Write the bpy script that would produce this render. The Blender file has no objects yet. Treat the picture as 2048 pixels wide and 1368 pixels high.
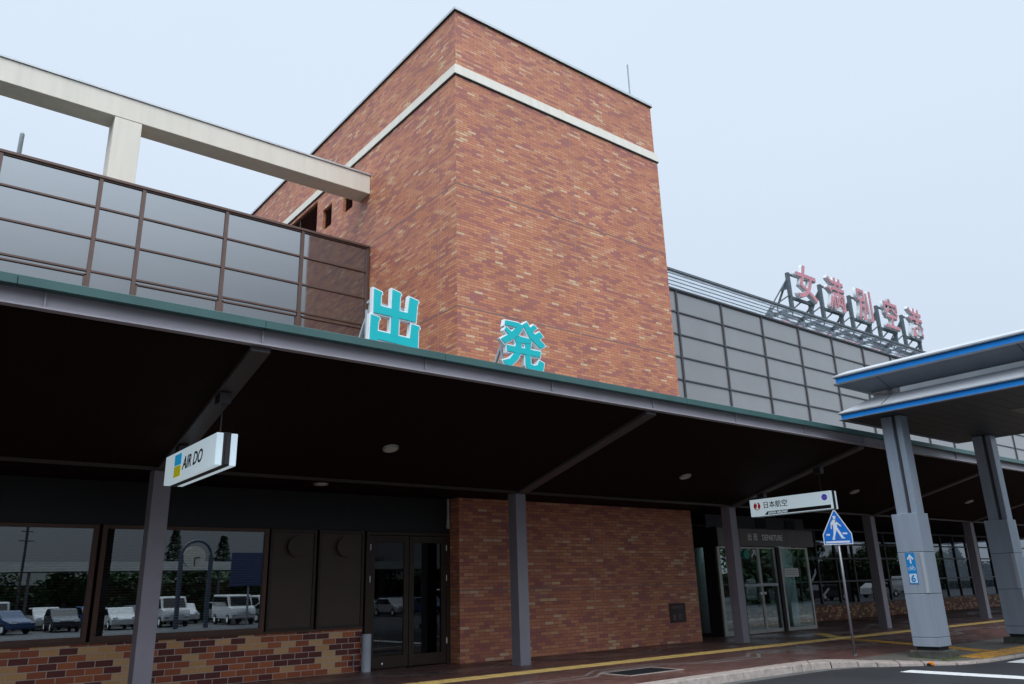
import bpy, math, random
from mathutils import Vector, Matrix
random.seed(7)
S = bpy.context.scene
COL = S.collection
R = math.radians

# ------------------------------------------------------------------ camera
H = 1.6
yaw, pitch, roll = .6726, .306, -.0302
fw = Vector((math.sin(yaw)*math.cos(pitch), math.cos(yaw)*math.cos(pitch), math.sin(pitch)))
rt = Vector((math.cos(yaw), -math.sin(yaw), 0)); up = rt.cross(fw)
rt2 = rt*math.cos(roll)+up*math.sin(roll); up2 = -rt*math.sin(roll)+up*math.cos(roll)
cd = bpy.data.cameras.new('camera'); cam = bpy.data.objects.new('camera', cd); COL.objects.link(cam)
m = Matrix((rt2, up2, -fw)).transposed().to_4x4(); m.translation = Vector((0, 0, H))
cam.matrix_world = m
cd.sensor_width = 36; cd.lens = 1579.6/2048*36; cd.clip_end = 3000; cd.clip_start = .05
S.camera = cam

# ------------------------------------------------------------------ sky and sun (overcast)
SUN_EL, SUN_AZ = R(58), R(212)          # compass angle from +Y toward +X: behind and left of the camera
w = bpy.data.worlds.new('World'); S.world = w; w.use_nodes = True
nt = w.node_tree; N = nt.nodes; L = nt.links
for n in list(N): N.remove(n)
out = N.new('ShaderNodeOutputWorld'); bg = N.new('ShaderNodeBackground'); bg.inputs[1].default_value = .1
sky = N.new('ShaderNodeTexSky'); sky.sky_type = 'NISHITA'; sky.sun_disc = False
sky.sun_elevation = SUN_EL; sky.sun_rotation = SUN_AZ; sky.dust_density = 4; sky.air_density = 1
tc = N.new('ShaderNodeTexCoord'); sep = N.new('ShaderNodeSeparateXYZ'); L.new(tc.outputs['Generated'], sep.inputs[0])
ramp = N.new('ShaderNodeValToRGB'); L.new(sep.outputs[2], ramp.inputs[0])
cr = ramp.color_ramp
stops = [(0, (.70, .79, .89)), (.25, (.66, .77, .91)), (.5, (.72, .84, .98)), (.72, (.74, .86, 1.0)), (1, (.95, 1.0, 1.0))]
cr.elements[0].position = 0; cr.elements[1].position = 1
for p_, c_ in stops[1:-1]: cr.elements.new(p_)
for e, (p_, c_) in zip(cr.elements, stops): e.position = p_; e.color = (*c_, 1)
# overcast: a brighter cloud zone toward the hidden sun (direction-dependent)
sd = Vector((math.sin(SUN_AZ)*math.cos(SUN_EL), math.cos(SUN_AZ)*math.cos(SUN_EL), math.sin(SUN_EL)))
dot = N.new('ShaderNodeVectorMath'); dot.operation = 'DOT_PRODUCT'; L.new(tc.outputs['Generated'], dot.inputs[0]); dot.inputs[1].default_value = sd
mr = N.new('ShaderNodeMapRange'); L.new(dot.outputs['Value'], mr.inputs[0])
mr.inputs[1].default_value = .3; mr.inputs[2].default_value = 1; mr.inputs[3].default_value = 10.0; mr.inputs[4].default_value = 33; mr.interpolation_type = 'SMOOTHSTEP'
ns = N.new('ShaderNodeTexNoise'); ns.inputs['Scale'].default_value = 2.2; ns.inputs['Detail'].default_value = 4
L.new(tc.outputs['Generated'], ns.inputs['Vector'])
mr2 = N.new('ShaderNodeMapRange'); L.new(ns.outputs[0], mr2.inputs[0]); mr2.inputs[3].default_value = .975; mr2.inputs[4].default_value = 1.02
def wm(op, a, b_=None):
    n = N.new('ShaderNodeMath'); n.operation = op
    for i, v in enumerate((a, b_)):
        if v is None: continue
        if isinstance(v, (int, float)): n.inputs[i].default_value = v
        else: L.new(v, n.inputs[i])
    return n.outputs[0]
def wr(v, a, b_, c, d):
    n = N.new('ShaderNodeMapRange'); n.interpolation_type = 'SMOOTHSTEP'; L.new(v, n.inputs[0])
    for i, q in enumerate((a, b_, c, d)): n.inputs[1+i].default_value = q
    return n.outputs[0]
# the overcast is duller low down behind the camera, brighter overhead
side = wm('ADD', wm('MULTIPLY', sep.outputs[1], .8), wm('MULTIPLY', sep.outputs[0], .6))
low = wm('SUBTRACT', 1, wm('MULTIPLY', wr(side, .15, -.45, 0, .85), wr(sep.outputs[2], .12, .6, 1, 0)))
mul0 = N.new('ShaderNodeMath'); mul0.operation = 'MULTIPLY'; L.new(mr.outputs[0], mul0.inputs[0]); L.new(mr2.outputs[0], mul0.inputs[1])
mul = N.new('ShaderNodeVectorMath'); mul.operation = 'SCALE'; L.new(ramp.outputs[0], mul.inputs[0]); L.new(wm('MULTIPLY', mul0.outputs[0], low), mul.inputs['Scale'])
mx = N.new('ShaderNodeMix'); mx.data_type = 'RGBA'; mx.inputs[0].default_value = .97
L.new(sky.outputs[0], mx.inputs[6]); L.new(mul.outputs[0], mx.inputs[7]); L.new(mx.outputs[2], bg.inputs[0]); L.new(bg.outputs[0], out.inputs[0])
sl = bpy.data.lights.new('sun', 'SUN'); sl.energy = 1.1; sl.angle = R(30); sl.color = (1, .96, .91)
so = bpy.data.objects.new('sun', sl); COL.objects.link(so); so.location = (0, -20, 40)
so.rotation_euler = (-sd).to_track_quat('-Z', 'Y').to_euler()
vs = S.view_settings; vs.view_transform = 'Standard'; vs.look = 'None'; vs.exposure = 0; vs.gamma = 1; vs.use_curve_mapping = False

# ------------------------------------------------------------------ materials
def mat(name, col, rough=.6, metal=0, var=.08, scale=3, bump=0, ior=1.45, spec=.5, em=None, es=0, streak=False):
    m = bpy.data.materials.new(name); m.use_nodes = True
    nt = m.node_tree; b = nt.nodes['Principled BSDF']
    b.inputs['Roughness'].default_value = rough; b.inputs['Metallic'].default_value = metal
    b.inputs['IOR'].default_value = ior; b.inputs['Specular IOR Level'].default_value = spec
    b.inputs['Base Color'].default_value = (*col, 1)
    if em: b.inputs['Emission Color'].default_value = (*em, 1); b.inputs['Emission Strength'].default_value = es
    if var or bump:
        tc = nt.nodes.new('ShaderNodeTexCoord'); n = nt.nodes.new('ShaderNodeTexNoise')
        n.inputs['Scale'].default_value = scale; n.inputs['Detail'].default_value = 6
        if streak:
            mp = nt.nodes.new('ShaderNodeMapping'); mp.inputs['Scale'].default_value = (3, 3, .25)
            nt.links.new(tc.outputs['Object'], mp.inputs[0]); nt.links.new(mp.outputs[0], n.inputs['Vector'])
        else: nt.links.new(tc.outputs['Object'], n.inputs['Vector'])
        if var:
            r = nt.nodes.new('ShaderNodeMapRange'); r.inputs[1].default_value = .3; r.inputs[2].default_value = .7
            r.inputs[3].default_value = 1-var; r.inputs[4].default_value = 1+var
            v = nt.nodes.new('ShaderNodeVectorMath'); v.operation = 'SCALE'; v.inputs[0].default_value = col
            nt.links.new(n.outputs[0], r.inputs[0]); nt.links.new(r.outputs[0], v.inputs['Scale']); nt.links.new(v.outputs[0], b.inputs['Base Color'])
        if bump:
            bp = nt.nodes.new('ShaderNodeBump'); bp.inputs['Strength'].default_value = bump; bp.inputs['Distance'].default_value = .02
            n2 = nt.nodes.new('ShaderNodeTexNoise'); n2.inputs['Scale'].default_value = scale*8; n2.inputs['Detail'].default_value = 5
            nt.links.new(tc.outputs['Object'], n2.inputs['Vector'])
            nt.links.new(n2.outputs[0], bp.inputs['Height']); nt.links.new(bp.outputs[0], b.inputs['Normal'])
    return m

def brick(name, bw, bh, tones, mortar, msize=.006, rough=.55, stain=.12, offset=.5):
    m = bpy.data.materials.new(name); m.use_nodes = True; nt = m.node_tree; NN = nt.nodes; K = nt.links
    b = NN['Principled BSDF']; b.inputs['Roughness'].default_value = rough; b.inputs['Specular IOR Level'].default_value = .35
    uv = NN.new('ShaderNodeUVMap'); uv.uv_map = 'UVMap'
    t = NN.new('ShaderNodeTexBrick'); K.new(uv.outputs[0], t.inputs['Vector'])
    t.inputs['Color1'].default_value = (0, 0, 0, 1); t.inputs['Color2'].default_value = (1, 1, 1, 1); t.inputs['Mortar'].default_value = (0, 0, 0, 1)
    t.inputs['Scale'].default_value = 1; t.inputs['Mortar Size'].default_value = msize; t.inputs['Mortar Smooth'].default_value = .1
    t.inputs['Brick Width'].default_value = bw; t.inputs['Row Height'].default_value = bh; t.offset = offset
    # clusters: shift the per-brick value with a coarse, brick-sized noise
    r = NN.new('ShaderNodeValToRGB'); r.color_ramp.interpolation = 'CONSTANT'
    e = r.color_ramp.elements; e[0].position = 0; e[0].color = (*tones[0][1], 1); e[1].position = tones[1][0]; e[1].color = (*tones[1][1], 1)
    for p, c in tones[2:]:
        x = e.new(p); x.color = (*c, 1)
    K.new(t.outputs['Color'], r.inputs[0])
    # stains and weathering with a shape of their own
    n = NN.new('ShaderNodeTexNoise'); n.inputs['Scale'].default_value = .55; n.inputs['Detail'].default_value = 8; K.new(uv.outputs[0], n.inputs['Vector'])
    n2 = NN.new('ShaderNodeTexNoise'); n2.inputs['Scale'].default_value = 14; n2.inputs['Detail'].default_value = 3; K.new(uv.outputs[0], n2.inputs['Vector'])
    ad = NN.new('ShaderNodeMath'); ad.operation = 'ADD'; K.new(n.outputs[0], ad.inputs[0])
    h = NN.new('ShaderNodeMath'); h.operation = 'MULTIPLY'; h.inputs[1].default_value = .6; K.new(n2.outputs[0], h.inputs[0]); K.new(h.outputs[0], ad.inputs[1])
    rr = NN.new('ShaderNodeMapRange'); rr.inputs[1].default_value = .55; rr.inputs[2].default_value = 1.05; rr.inputs[3].default_value = 1-stain; rr.inputs[4].default_value = 1+stain
    K.new(ad.outputs[0], rr.inputs[0])
    sc = NN.new('ShaderNodeVectorMath'); sc.operation = 'SCALE'; K.new(r.outputs[0], sc.inputs[0]); K.new(rr.outputs[0], sc.inputs['Scale'])
    mxn = NN.new('ShaderNodeMix'); mxn.data_type = 'RGBA'; K.new(t.outputs['Fac'], mxn.inputs[0]); K.new(sc.outputs[0], mxn.inputs[6]); mxn.inputs[7].default_value = (*mortar, 1)
    # pale efflorescence blotches
    ef = NN.new('ShaderNodeTexNoise'); ef.inputs['Scale'].default_value = .9; ef.inputs['Detail'].default_value = 5; K.new(uv.outputs[0], ef.inputs['Vector'])
    er = NN.new('ShaderNodeMapRange'); er.inputs[1].default_value = .62; er.inputs[2].default_value = .8; er.inputs[3].default_value = 0; er.inputs[4].default_value = .22; K.new(ef.outputs[0], er.inputs[0])
    m2 = NN.new('ShaderNodeMix'); m2.data_type = 'RGBA'; K.new(er.outputs[0], m2.inputs[0]); K.new(mxn.outputs[2], m2.inputs[6]); m2.inputs[7].default_value = (.42, .34, .32, 1)
    K.new(m2.outputs[2], b.inputs['Base Color'])
    bp = NN.new('ShaderNodeBump'); bp.inputs['Strength'].default_value = .5; bp.inputs['Distance'].default_value = .006; bp.invert = True
    K.new(t.outputs['Fac'], bp.inputs['Height']); K.new(bp.outputs[0], b.inputs['Normal'])
    return m

def glass(name, fac, tint, rough=.0, gcol=(1, 1, 1), wav=0):
    m = bpy.data.materials.new(name); m.use_nodes = True; nt = m.node_tree; NN = nt.nodes; K = nt.links
    NN.remove(NN['Principled BSDF']); o = NN['Material Output']
    t = NN.new('ShaderNodeBsdfTransparent'); t.inputs[0].default_value = (*tint, 1)
    g = NN.new('ShaderNodeBsdfGlossy'); g.inputs['Roughness'].default_value = rough; g.inputs[0].default_value = (*gcol, 1)
    lw = NN.new('ShaderNodeLayerWeight'); lw.inputs[0].default_value = .5
    pw = NN.new('ShaderNodeMath'); pw.operation = 'POWER'; pw.inputs[1].default_value = 4; K.new(lw.outputs['Facing'], pw.inputs[0])
    a = NN.new('ShaderNodeMath'); a.operation = 'MULTIPLY_ADD'; a.use_clamp = True; a.inputs[1].default_value = 1-fac; a.inputs[2].default_value = fac; K.new(pw.outputs[0], a.inputs[0])
    mx = NN.new('ShaderNodeMixShader'); K.new(a.outputs[0], mx.inputs[0]); K.new(t.outputs[0], mx.inputs[1]); K.new(g.outputs[0], mx.inputs[2]); K.new(mx.outputs[0], o.inputs[0])
    if wav:
        tc = NN.new('ShaderNodeTexCoord'); n = NN.new('ShaderNodeTexNoise'); n.inputs['Scale'].default_value = .8; n.inputs['Detail'].default_value = 1; K.new(tc.outputs['Object'], n.inputs['Vector'])
        bp = NN.new('ShaderNodeBump'); bp.inputs['Strength'].default_value = wav; bp.inputs['Distance'].default_value = .05; K.new(n.outputs[0], bp.inputs['Height']); K.new(bp.outputs[0], g.inputs['Normal'])
    return m

M = {}
TOW = [(0, (0.392, 0.136, 0.111)), (0.23, (0.541, 0.205, 0.109)), (0.5, (0.583, 0.248, 0.131)), (0.72, (0.488, 0.179, 0.106)), (0.91, (0.604, 0.312, 0.178)), (0.97, (0.657, 0.428, 0.262))]
M['tower'] = brick('tower_brick_tile', .30, .083, TOW, (.23, .105, .075), .006, .5, .12)
M['lowbrick'] = brick('plinth_brick_tile', .31, .122, [(0, (.13, .03, .025)), (.33, (.33, .085, .035)), (.58, (.42, .12, .045)), (.73, (.62, .36, .17)), (.85, (.58, .31, .13))], (.5, .4, .34), .0075, .5, .1)
M['farbrick'] = brick('small_brick_tile', .2, .11, [(0, (.17, .06, .03)), (.4, (.30, .11, .05)), (.62, (.55, .33, .16)), (.8, (.48, .25, .12))], (.15, .08, .05), .012, .6, .1)
M['cream'] = mat('cream_render', (.78, .72, .62), .7, 0, .05, 1.6, .05, streak=True)
M['band'] = mat('cream_band', (.68, .64, .56), .6, 0, .05, 2, streak=True)
M['capm'] = mat('pale_metal_cap', (.55, .56, .57), .4, .3, .06)
M['dark'] = mat('dark_joint', (.02, .02, .022), .7)
M['seal'] = mat('joint_sealant', (.24, .16, .15), .7, 0, .2, 6)
M['sealv'] = mat('pale_joint_sealant', (.42, .25, .21), .7, 0, .2, 6)
M['bronze'] = mat('bronze_anodised_frame', (.135, .085, .07), .42, .35, .08)
M['slat'] = mat('red_brown_louvre', (.17, .085, .07), .5, .1, .1)
M['dgrey'] = mat('dark_grey_frame', (.07, .07, .078), .45, .3, .08)
M['brownp'] = mat('brown_metal_panel', (.065, .042, .034), .5, .1, .1, 2)
M['brownf'] = mat('brown_window_frame', (.10, .052, .036), .45, .2, .1)
M['dbrown'] = mat('dark_brown_door_frame', (.042, .026, .019), .45, .2, .1)
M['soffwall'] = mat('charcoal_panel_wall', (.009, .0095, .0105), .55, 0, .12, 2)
M['steel'] = mat('purple_grey_painted_steel', (.235, .215, .245), .5, 0, .07, 2, .03)
M['fascia'] = mat('light_mauve_painted_steel', (.40, .365, .39), .5, 0, .08, 1.5, .03)
M['steelb'] = mat('grey_brown_painted_beam', (.075, .066, .066), .5, 0, .07, 2, .03)
M['gutter'] = mat('green_copper_gutter', (.05, .115, .11), .45, .1, .12, 1.5)
M['roofm'] = mat('grey_green_roof_sheet', (.06, .09, .09), .5, .1, .1)
M['white'] = mat('white_sign_paint', (.80, .81, .83), .45, 0, .04)
M['lbody'] = mat('weathered_white_sign_box', (.58, .61, .64), .5, 0, .08)
M['teal'] = mat('turquoise_sign_face', (.0, .47, .50), .4, 0, .03)
M['pink'] = mat('faded_red_sign_face', (.56, .235, .27), .5, 0, .14, 4)
M['galv'] = mat('galvanised_steel', (.26, .29, .31), .5, .4, .15, 4)
M['stand'] = mat('weathered_dark_steel', (.10, .125, .14), .55, .2, .2, 4)
M['pergsteel'] = mat('blue_grey_steel', (.11, .13, .145), .55, .2, .15, 4)
M['blue'] = mat('bright_blue_enamel', (.0, .245, .74), .6, 0, .05)
M['alum'] = mat('silver_grey_cladding', (.31, .36, .43), .42, .2, .10, 1.4, .03, streak=True)
M['alumd'] = mat('grey_soffit_panel', (.15, .17, .20), .5, .1, .05)
M['alumroof'] = mat('silver_roof_panel', (.50, .53, .57), .4, .3, .05)
M['gap'] = mat('black_gap', (.015, .016, .02), .7, 0, 0)
M['concrete'] = mat('mossy_concrete', (.06, .062, .052), .85, 0, .45, 6, .5)
M['granite'] = mat('granite_kerb_stone', (.33, .28, .255), .75, 0, .22, 9, .35)
M['lamp'] = mat('lamp_glass', (.55, .53, .48), .4, 0, 0)
M['lampring'] = mat('lamp_ring', (.35, .33, .31), .4, .3, 0)
M['signlit'] = mat('lit_acrylic', (.6, .68, .72), .4, 0, 0, em=(.60, .75, .84), es=.50)
M['signdark'] = mat('sign_bronze_frame', (.05, .043, .045), .4, .3, .05)
M['black'] = mat('black_lettering', (.01, .01, .012), .5, 0, 0)
M['skyblue'] = mat('sky_blue_vinyl', (.02, .3, .55), .5, 0, 0, em=(.02, .38, .75), es=.4)
M['yel'] = mat('yellow_vinyl', (.5, .48, .02), .5, 0, 0, em=(.65, .62, .03), es=.3)
M['redv'] = mat('red_vinyl', (.5, .02, .02), .5, 0, 0, em=(.5, .02, .02), es=.25)
M['violet'] = mat('violet_vinyl', (.08, .06, .45), .5, 0, 0, em=(.1, .08, .6), es=.35)
M['silver'] = mat('silver_lettering', (.9, .9, .9), .5, .0, 0)
M['doorframe'] = mat('aluminium_door_frame', (.42, .40, .37), .4, .4, .05)
M['header'] = mat('taupe_header_panel', (.15, .135, .13), .5, .1, .08)
M['whitecol'] = mat('white_round_column', (.72, .82, .84), .4, 0, .03)
M['paper'] = mat('paper_notice', (.75, .75, .74), .7, 0, 0)
M['cwblue'] = mat('road_sign_blue', (.0, .13, .52), .35, 0, .05)
M['stblue'] = mat('sticker_blue', (.0, .22, .55), .5, 0, .03)
M['signw'] = mat('road_sign_white', (.62, .66, .72), .4, 0, .04)
M['pole'] = mat('grey_pole', (.26, .27, .29), .35, .5, .08)
M['vinyl'] = mat('light_grey_pipe', (.42, .45, .49), .45, 0, .08)
M['plaque'] = mat('dark_granite_plaque', (.045, .022, .024), .25, 0, .2, 20)
M['plaquet'] = mat('engraved_lettering', (.17, .13, .13), .6, 0, 0)
M['tact'] = mat('yellow_tactile_paving', (.60, .40, .13), .6, 0, .12, 8, .15)
M['tacto'] = mat('worn_orange_tactile_paving', (.40, .20, .025), .65, 0, .3, 5, .15)
M['paint'] = mat('white_road_paint', (.62, .63, .64), .7, 0, .12, 10, .2)
M['grass'] = mat('grass_blades', (.10, .13, .03), .8, 0, .3, 9)
M['orange'] = mat('orange_reflector', (.75, .22, .01), .4, 0, .05)
M['tyre'] = mat('rubber', (.015, .015, .015), .8, 0, 0)
M['carglass'] = mat('car_glass', (.01, .012, .014), .05, 0, 0)
M['blind'] = mat('grey_blind_slats', (.58, .56, .52), .6, 0, .05)
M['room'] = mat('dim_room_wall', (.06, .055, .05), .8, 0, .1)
M['bark'] = mat('bark', (.07, .05, .035), .9, 0, .2)
M['leaf'] = mat('foliage', (.035, .075, .022), .7, 0, .35, 2)
M['conif'] = mat('dark_conifer_needles', (.02, .045, .022), .7, 0, .35, 2)
M['lampw'] = mat('tube_lamp', (.8, .8, .8), .5, 0, 0, em=(.9, .93, 1), es=.9)
M['lobbyfill'] = mat('lobby_fill_glow', (.8, .8, .8), .5, 0, 0, em=(.85, 1, 1), es=2.2)  # glow of the fill panels added inside the lobby
M['sensor'] = mat('grey_conduit', (.40, .40, .37), .5, 0, .05)

M['pane'] = glass('window_pane', .30, (.55, .58, .58), 0, (.90, .96, 1), .012)
M['doorpane'] = glass('door_pane', .055, (.18, .2, .22), 0, (.9, .95, 1))
M['farpane'] = glass('dark_window_pane', .06, (.25, .27, .3), 0, (.9, .95, 1))
M['vestpane'] = glass('entrance_pane', .13, (.82, .9, .9), 0, (.9, 1, 1))
M['clear'] = glass('clerestory_pane', .4, (.85, .88, .9), .02, (.95, .97, 1), .3)
M['skyl'] = glass('skylight_pane', .3, (.93, .95, .97), .03, (.95, .97, 1), .25)

def coated(name, base, ior, rough):
    m = mat(name, base, rough, 0, .05, .8, ior=ior, spec=.5)
    nt = m.node_tree; b = nt.nodes['Principled BSDF']
    tc = nt.nodes.new('ShaderNodeTexCoord'); n = nt.nodes.new('ShaderNodeTexNoise'); n.inputs['Scale'].default_value = .6; n.inputs['Detail'].default_value = 2
    nt.links.new(tc.outputs['Object'], n.inputs['Vector'])
    bp = nt.nodes.new('ShaderNodeBump'); bp.inputs['Strength'].default_value = .05; bp.inputs['Distance'].default_value = .04
    nt.links.new(n.outputs[0], bp.inputs['Height']); nt.links.new(bp.outputs[0], b.inputs['Normal'])
    return m
M['glassL'] = coated('grey_coated_glass', (.032, .033, .034), 3.1, .05)
M['glassR'] = coated('grey_matt_glass', (.225, .222, .224), 2.0, .16)

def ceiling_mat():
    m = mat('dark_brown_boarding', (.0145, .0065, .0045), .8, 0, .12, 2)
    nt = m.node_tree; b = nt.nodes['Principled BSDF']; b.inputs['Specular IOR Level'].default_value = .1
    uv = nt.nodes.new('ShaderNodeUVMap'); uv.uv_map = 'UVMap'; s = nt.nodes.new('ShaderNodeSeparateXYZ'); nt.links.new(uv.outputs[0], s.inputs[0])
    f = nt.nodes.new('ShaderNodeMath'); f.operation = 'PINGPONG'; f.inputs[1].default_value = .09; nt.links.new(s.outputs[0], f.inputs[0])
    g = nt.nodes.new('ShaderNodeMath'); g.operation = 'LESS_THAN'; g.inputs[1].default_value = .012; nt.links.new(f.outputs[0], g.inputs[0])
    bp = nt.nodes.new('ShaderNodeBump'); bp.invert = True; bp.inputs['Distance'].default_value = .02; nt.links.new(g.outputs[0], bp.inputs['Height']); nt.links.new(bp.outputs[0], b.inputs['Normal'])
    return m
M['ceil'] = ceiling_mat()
M['bceil'] = mat('grey_boarded_soffit', (.05, .054, .054), .5, .2, .08)

def paver_mat():
    m = brick('red_paving_brick', .2, .1, [(0, (.10, .046, .040)), (.35, (.125, .058, .048)), (.7, (.15, .072, .060)), (.9, (.11, .058, .050))], (.07, .05, .045), .008, .42, .25)
    nt = m.node_tree; NN = nt.nodes; K = nt.links; b = NN['Principled BSDF']
    src = b.inputs['Base Color'].links[0].from_socket
    uv = NN.new('ShaderNodeUVMap'); uv.uv_map = 'UVMap'; s = NN.new('ShaderNodeSeparateXYZ'); K.new(uv.outputs[0], s.inputs[0])
    def math_(op, a, bb):
        n = NN.new('ShaderNodeMath'); n.operation = op
        for i, v in enumerate((a, bb)):
            if v is None: continue
            if isinstance(v, (int, float)): n.inputs[i].default_value = v
            else: K.new(v, n.inputs[i])
        return n.outputs[0]
    tri = math_('PINGPONG', s.outputs[0], 2.6)
    tri = math_('SUBTRACT', math_('MINIMUM', math_('MAXIMUM', tri, .9), 1.7), 1.3)
    d = math_('SUBTRACT', s.outputs[1], math_('MULTIPLY', tri, .75))
    tot = None
    for c0 in (12.22, 12.52, 15.35, 15.65, 19.2, 19.5):
        l = math_('LESS_THAN', math_('ABSOLUTE', math_('SUBTRACT', d, c0), None), .055)
        tot = l if tot is None else math_('MAXIMUM', tot, l)
    mx = NN.new('ShaderNodeMix'); mx.data_type = 'RGBA'; K.new(math_('MULTIPLY', tot, .8), mx.inputs[0]); K.new(src, mx.inputs[6]); mx.inputs[7].default_value = (.21, .19, .18, 1)
    K.new(mx.outputs[2], b.inputs['Base Color'])
    n = NN.new('ShaderNodeTexNoise'); n.inputs['Scale'].default_value = .7; n.inputs['Detail'].default_value = 5; K.new(uv.outputs[0], n.inputs['Vector'])
    r = NN.new('ShaderNodeMapRange'); r.inputs[1].default_value = .35; r.inputs[2].default_value = .65; r.inputs[3].default_value = .22; r.inputs[4].default_value = .6
    K.new(n.outputs[0], r.inputs[0]); K.new(r.outputs[0], b.inputs['Roughness'])
    return m
M['paver'] = paver_mat()

def asphalt_mat():
    m = mat('damp_asphalt', (.022, .023, .027), .55, 0, .25, .5, .0)
    nt = m.node_tree; NN = nt.nodes; K = nt.links; b = NN['Principled BSDF']
    tc = NN.new('ShaderNodeTexCoord'); v = NN.new('ShaderNodeTexVoronoi'); v.inputs['Scale'].default_value = 90; K.new(tc.outputs['Object'], v.inputs['Vector'])
    bp = NN.new('ShaderNodeBump'); bp.inputs['Strength'].default_value = .6; bp.inputs['Distance'].default_value = .006; K.new(v.outputs['Distance'], bp.inputs['Height']); K.new(bp.outputs[0], b.inputs['Normal'])
    return m
M['asphalt'] = asphalt_mat()

# ------------------------------------------------------------------ mesh helpers
ORG = {}
class MB:
    def __init__(s): s.v = []; s.f = []
    def add(s, vs, fs):
        o = len(s.v); s.v += [tuple(v) for v in vs]; s.f += [tuple(i+o for i in f) for f in fs]; return s
    def box(s, x0, x1, y0, y1, z0, z1):
        return s.add([(x0, y0, z0), (x1, y0, z0), (x1, y1, z0), (x0, y1, z0), (x0, y0, z1), (x1, y0, z1), (x1, y1, z1), (x0, y1, z1)],
                     [(0, 3, 2, 1), (4, 5, 6, 7), (0, 1, 5, 4), (1, 2, 6, 5), (2, 3, 7, 6), (3, 0, 4, 7)])
    def hexa(s, b, t):       # bottom and top quads, counter-clockwise seen from above
        return s.add(list(b)+list(t), [(0, 3, 2, 1), (4, 5, 6, 7), (0, 1, 5, 4), (1, 2, 6, 5), (2, 3, 7, 6), (3, 0, 4, 7)])
    def quad(s, *q): return s.add(q, [(0, 1, 2, 3)])
    def bar(s, a, b, wd, ht=None):
        a = Vector(a); b = Vector(b); ht = ht or wd; d = (b-a).normalized()
        u = d.cross(Vector((0, 0, 1)));
        if u.length < 1e-3: u = Vector((1, 0, 0))
        u.normalize(); v = u.cross(d); u *= wd/2; v *= ht/2
        return s.add([a-u-v, a+u-v, a+u+v, a-u+v, b-u-v, b+u-v, b+u+v, b-u+v], [(3, 2, 1, 0), (4, 5, 6, 7), (0, 1, 5, 4), (1, 2, 6, 5), (2, 3, 7, 6), (3, 0, 4, 7)])
    def cyl(s, a, b, r, n=20, r2=None):
        a = Vector(a); b = Vector(b); d = (b-a).normalized(); r2 = r if r2 is None else r2
        u = d.cross(Vector((0, 0, 1)))
        if u.length < 1e-3: u = Vector((1, 0, 0))
        u.normalize(); v = d.cross(u)
        vs = []
        for P, q in ((a, r), (b, r2)):
            for i in range(n):
                t = 2*math.pi*i/n; vs.append(P+u*q*math.cos(t)+v*q*math.sin(t))
        return s.add(vs, [tuple(range(n-1, -1, -1)), tuple(range(n, 2*n))]+[(i, (i+1) % n, n+(i+1) % n, n+i) for i in range(n)])
    def prism(s, pts, o, u, v, nrm, d0, d1):    # polygon in the plane o+u*a+v*b, extruded along nrm from d0 to d1
        o, u, v, nrm = map(Vector, (o, u, v, nrm)); n = len(pts)
        vs = [o+u*a+v*b+nrm*d0 for a, b in pts]+[o+u*a+v*b+nrm*d1 for a, b in pts]
        return s.add(vs, [tuple(range(n-1, -1, -1)), tuple(range(n, 2*n))]+[(i, (i+1) % n, n+(i+1) % n, n+i) for i in range(n)])
    def build(s, name, mt, parent=None, bevel=0, smooth=False):
        me = bpy.data.meshes.new(name)
        org = ORG.get(parent.name, Vector()) if parent else Vector()
        me.from_pydata([tuple(Vector(v)-org) for v in s.v], [], s.f); me.update()
        import bmesh
        bm = bmesh.new(); bm.from_mesh(me); bmesh.ops.recalc_face_normals(bm, faces=bm.faces)
        if bevel: bmesh.ops.bevel(bm, geom=list(bm.edges), offset=bevel, segments=1, affect='EDGES', clamp_overlap=True)
        bm.to_mesh(me); bm.free()
        uv = me.uv_layers.new(name='UVMap')
        for p in me.polygons:
            n = p.normal; ax = max(range(3), key=lambda i: abs(n[i]))
            for li in p.loop_indices:
                c = me.vertices[me.loops[li].vertex_index].co+org
                uv.data[li].uv = (c.x, c.y) if ax == 2 else ((c.y, c.z) if ax == 0 else (c.x, c.z))
            p.use_smooth = smooth
        me.materials.append(mt)
        o = bpy.data.objects.new(name, me); COL.objects.link(o)
        if parent: o.parent = parent; ORG[o.name] = org
        return o

def tag(o, label=None, cat=None, group=None, kind=None):
    if label: o['label'] = label
    if cat: o['category'] = cat
    if group: o['group'] = group
    if kind: o['kind'] = kind
    return o
def thing(name, label, cat, loc, group=None):
    o = bpy.data.objects.new(name, None); COL.objects.link(o); o.location = loc; o.empty_display_size = .3
    ORG[o.name] = Vector(loc); return tag(o, label, cat, group)
def structure(o): o['kind'] = 'structure'; return o
def copy_tree(o, parent=None):
    c = o.copy(); COL.objects.link(c)
    if parent: c.parent = parent
    for ch in [x for x in bpy.data.objects if x.parent is o]: copy_tree(ch, c)
    return c

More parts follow.
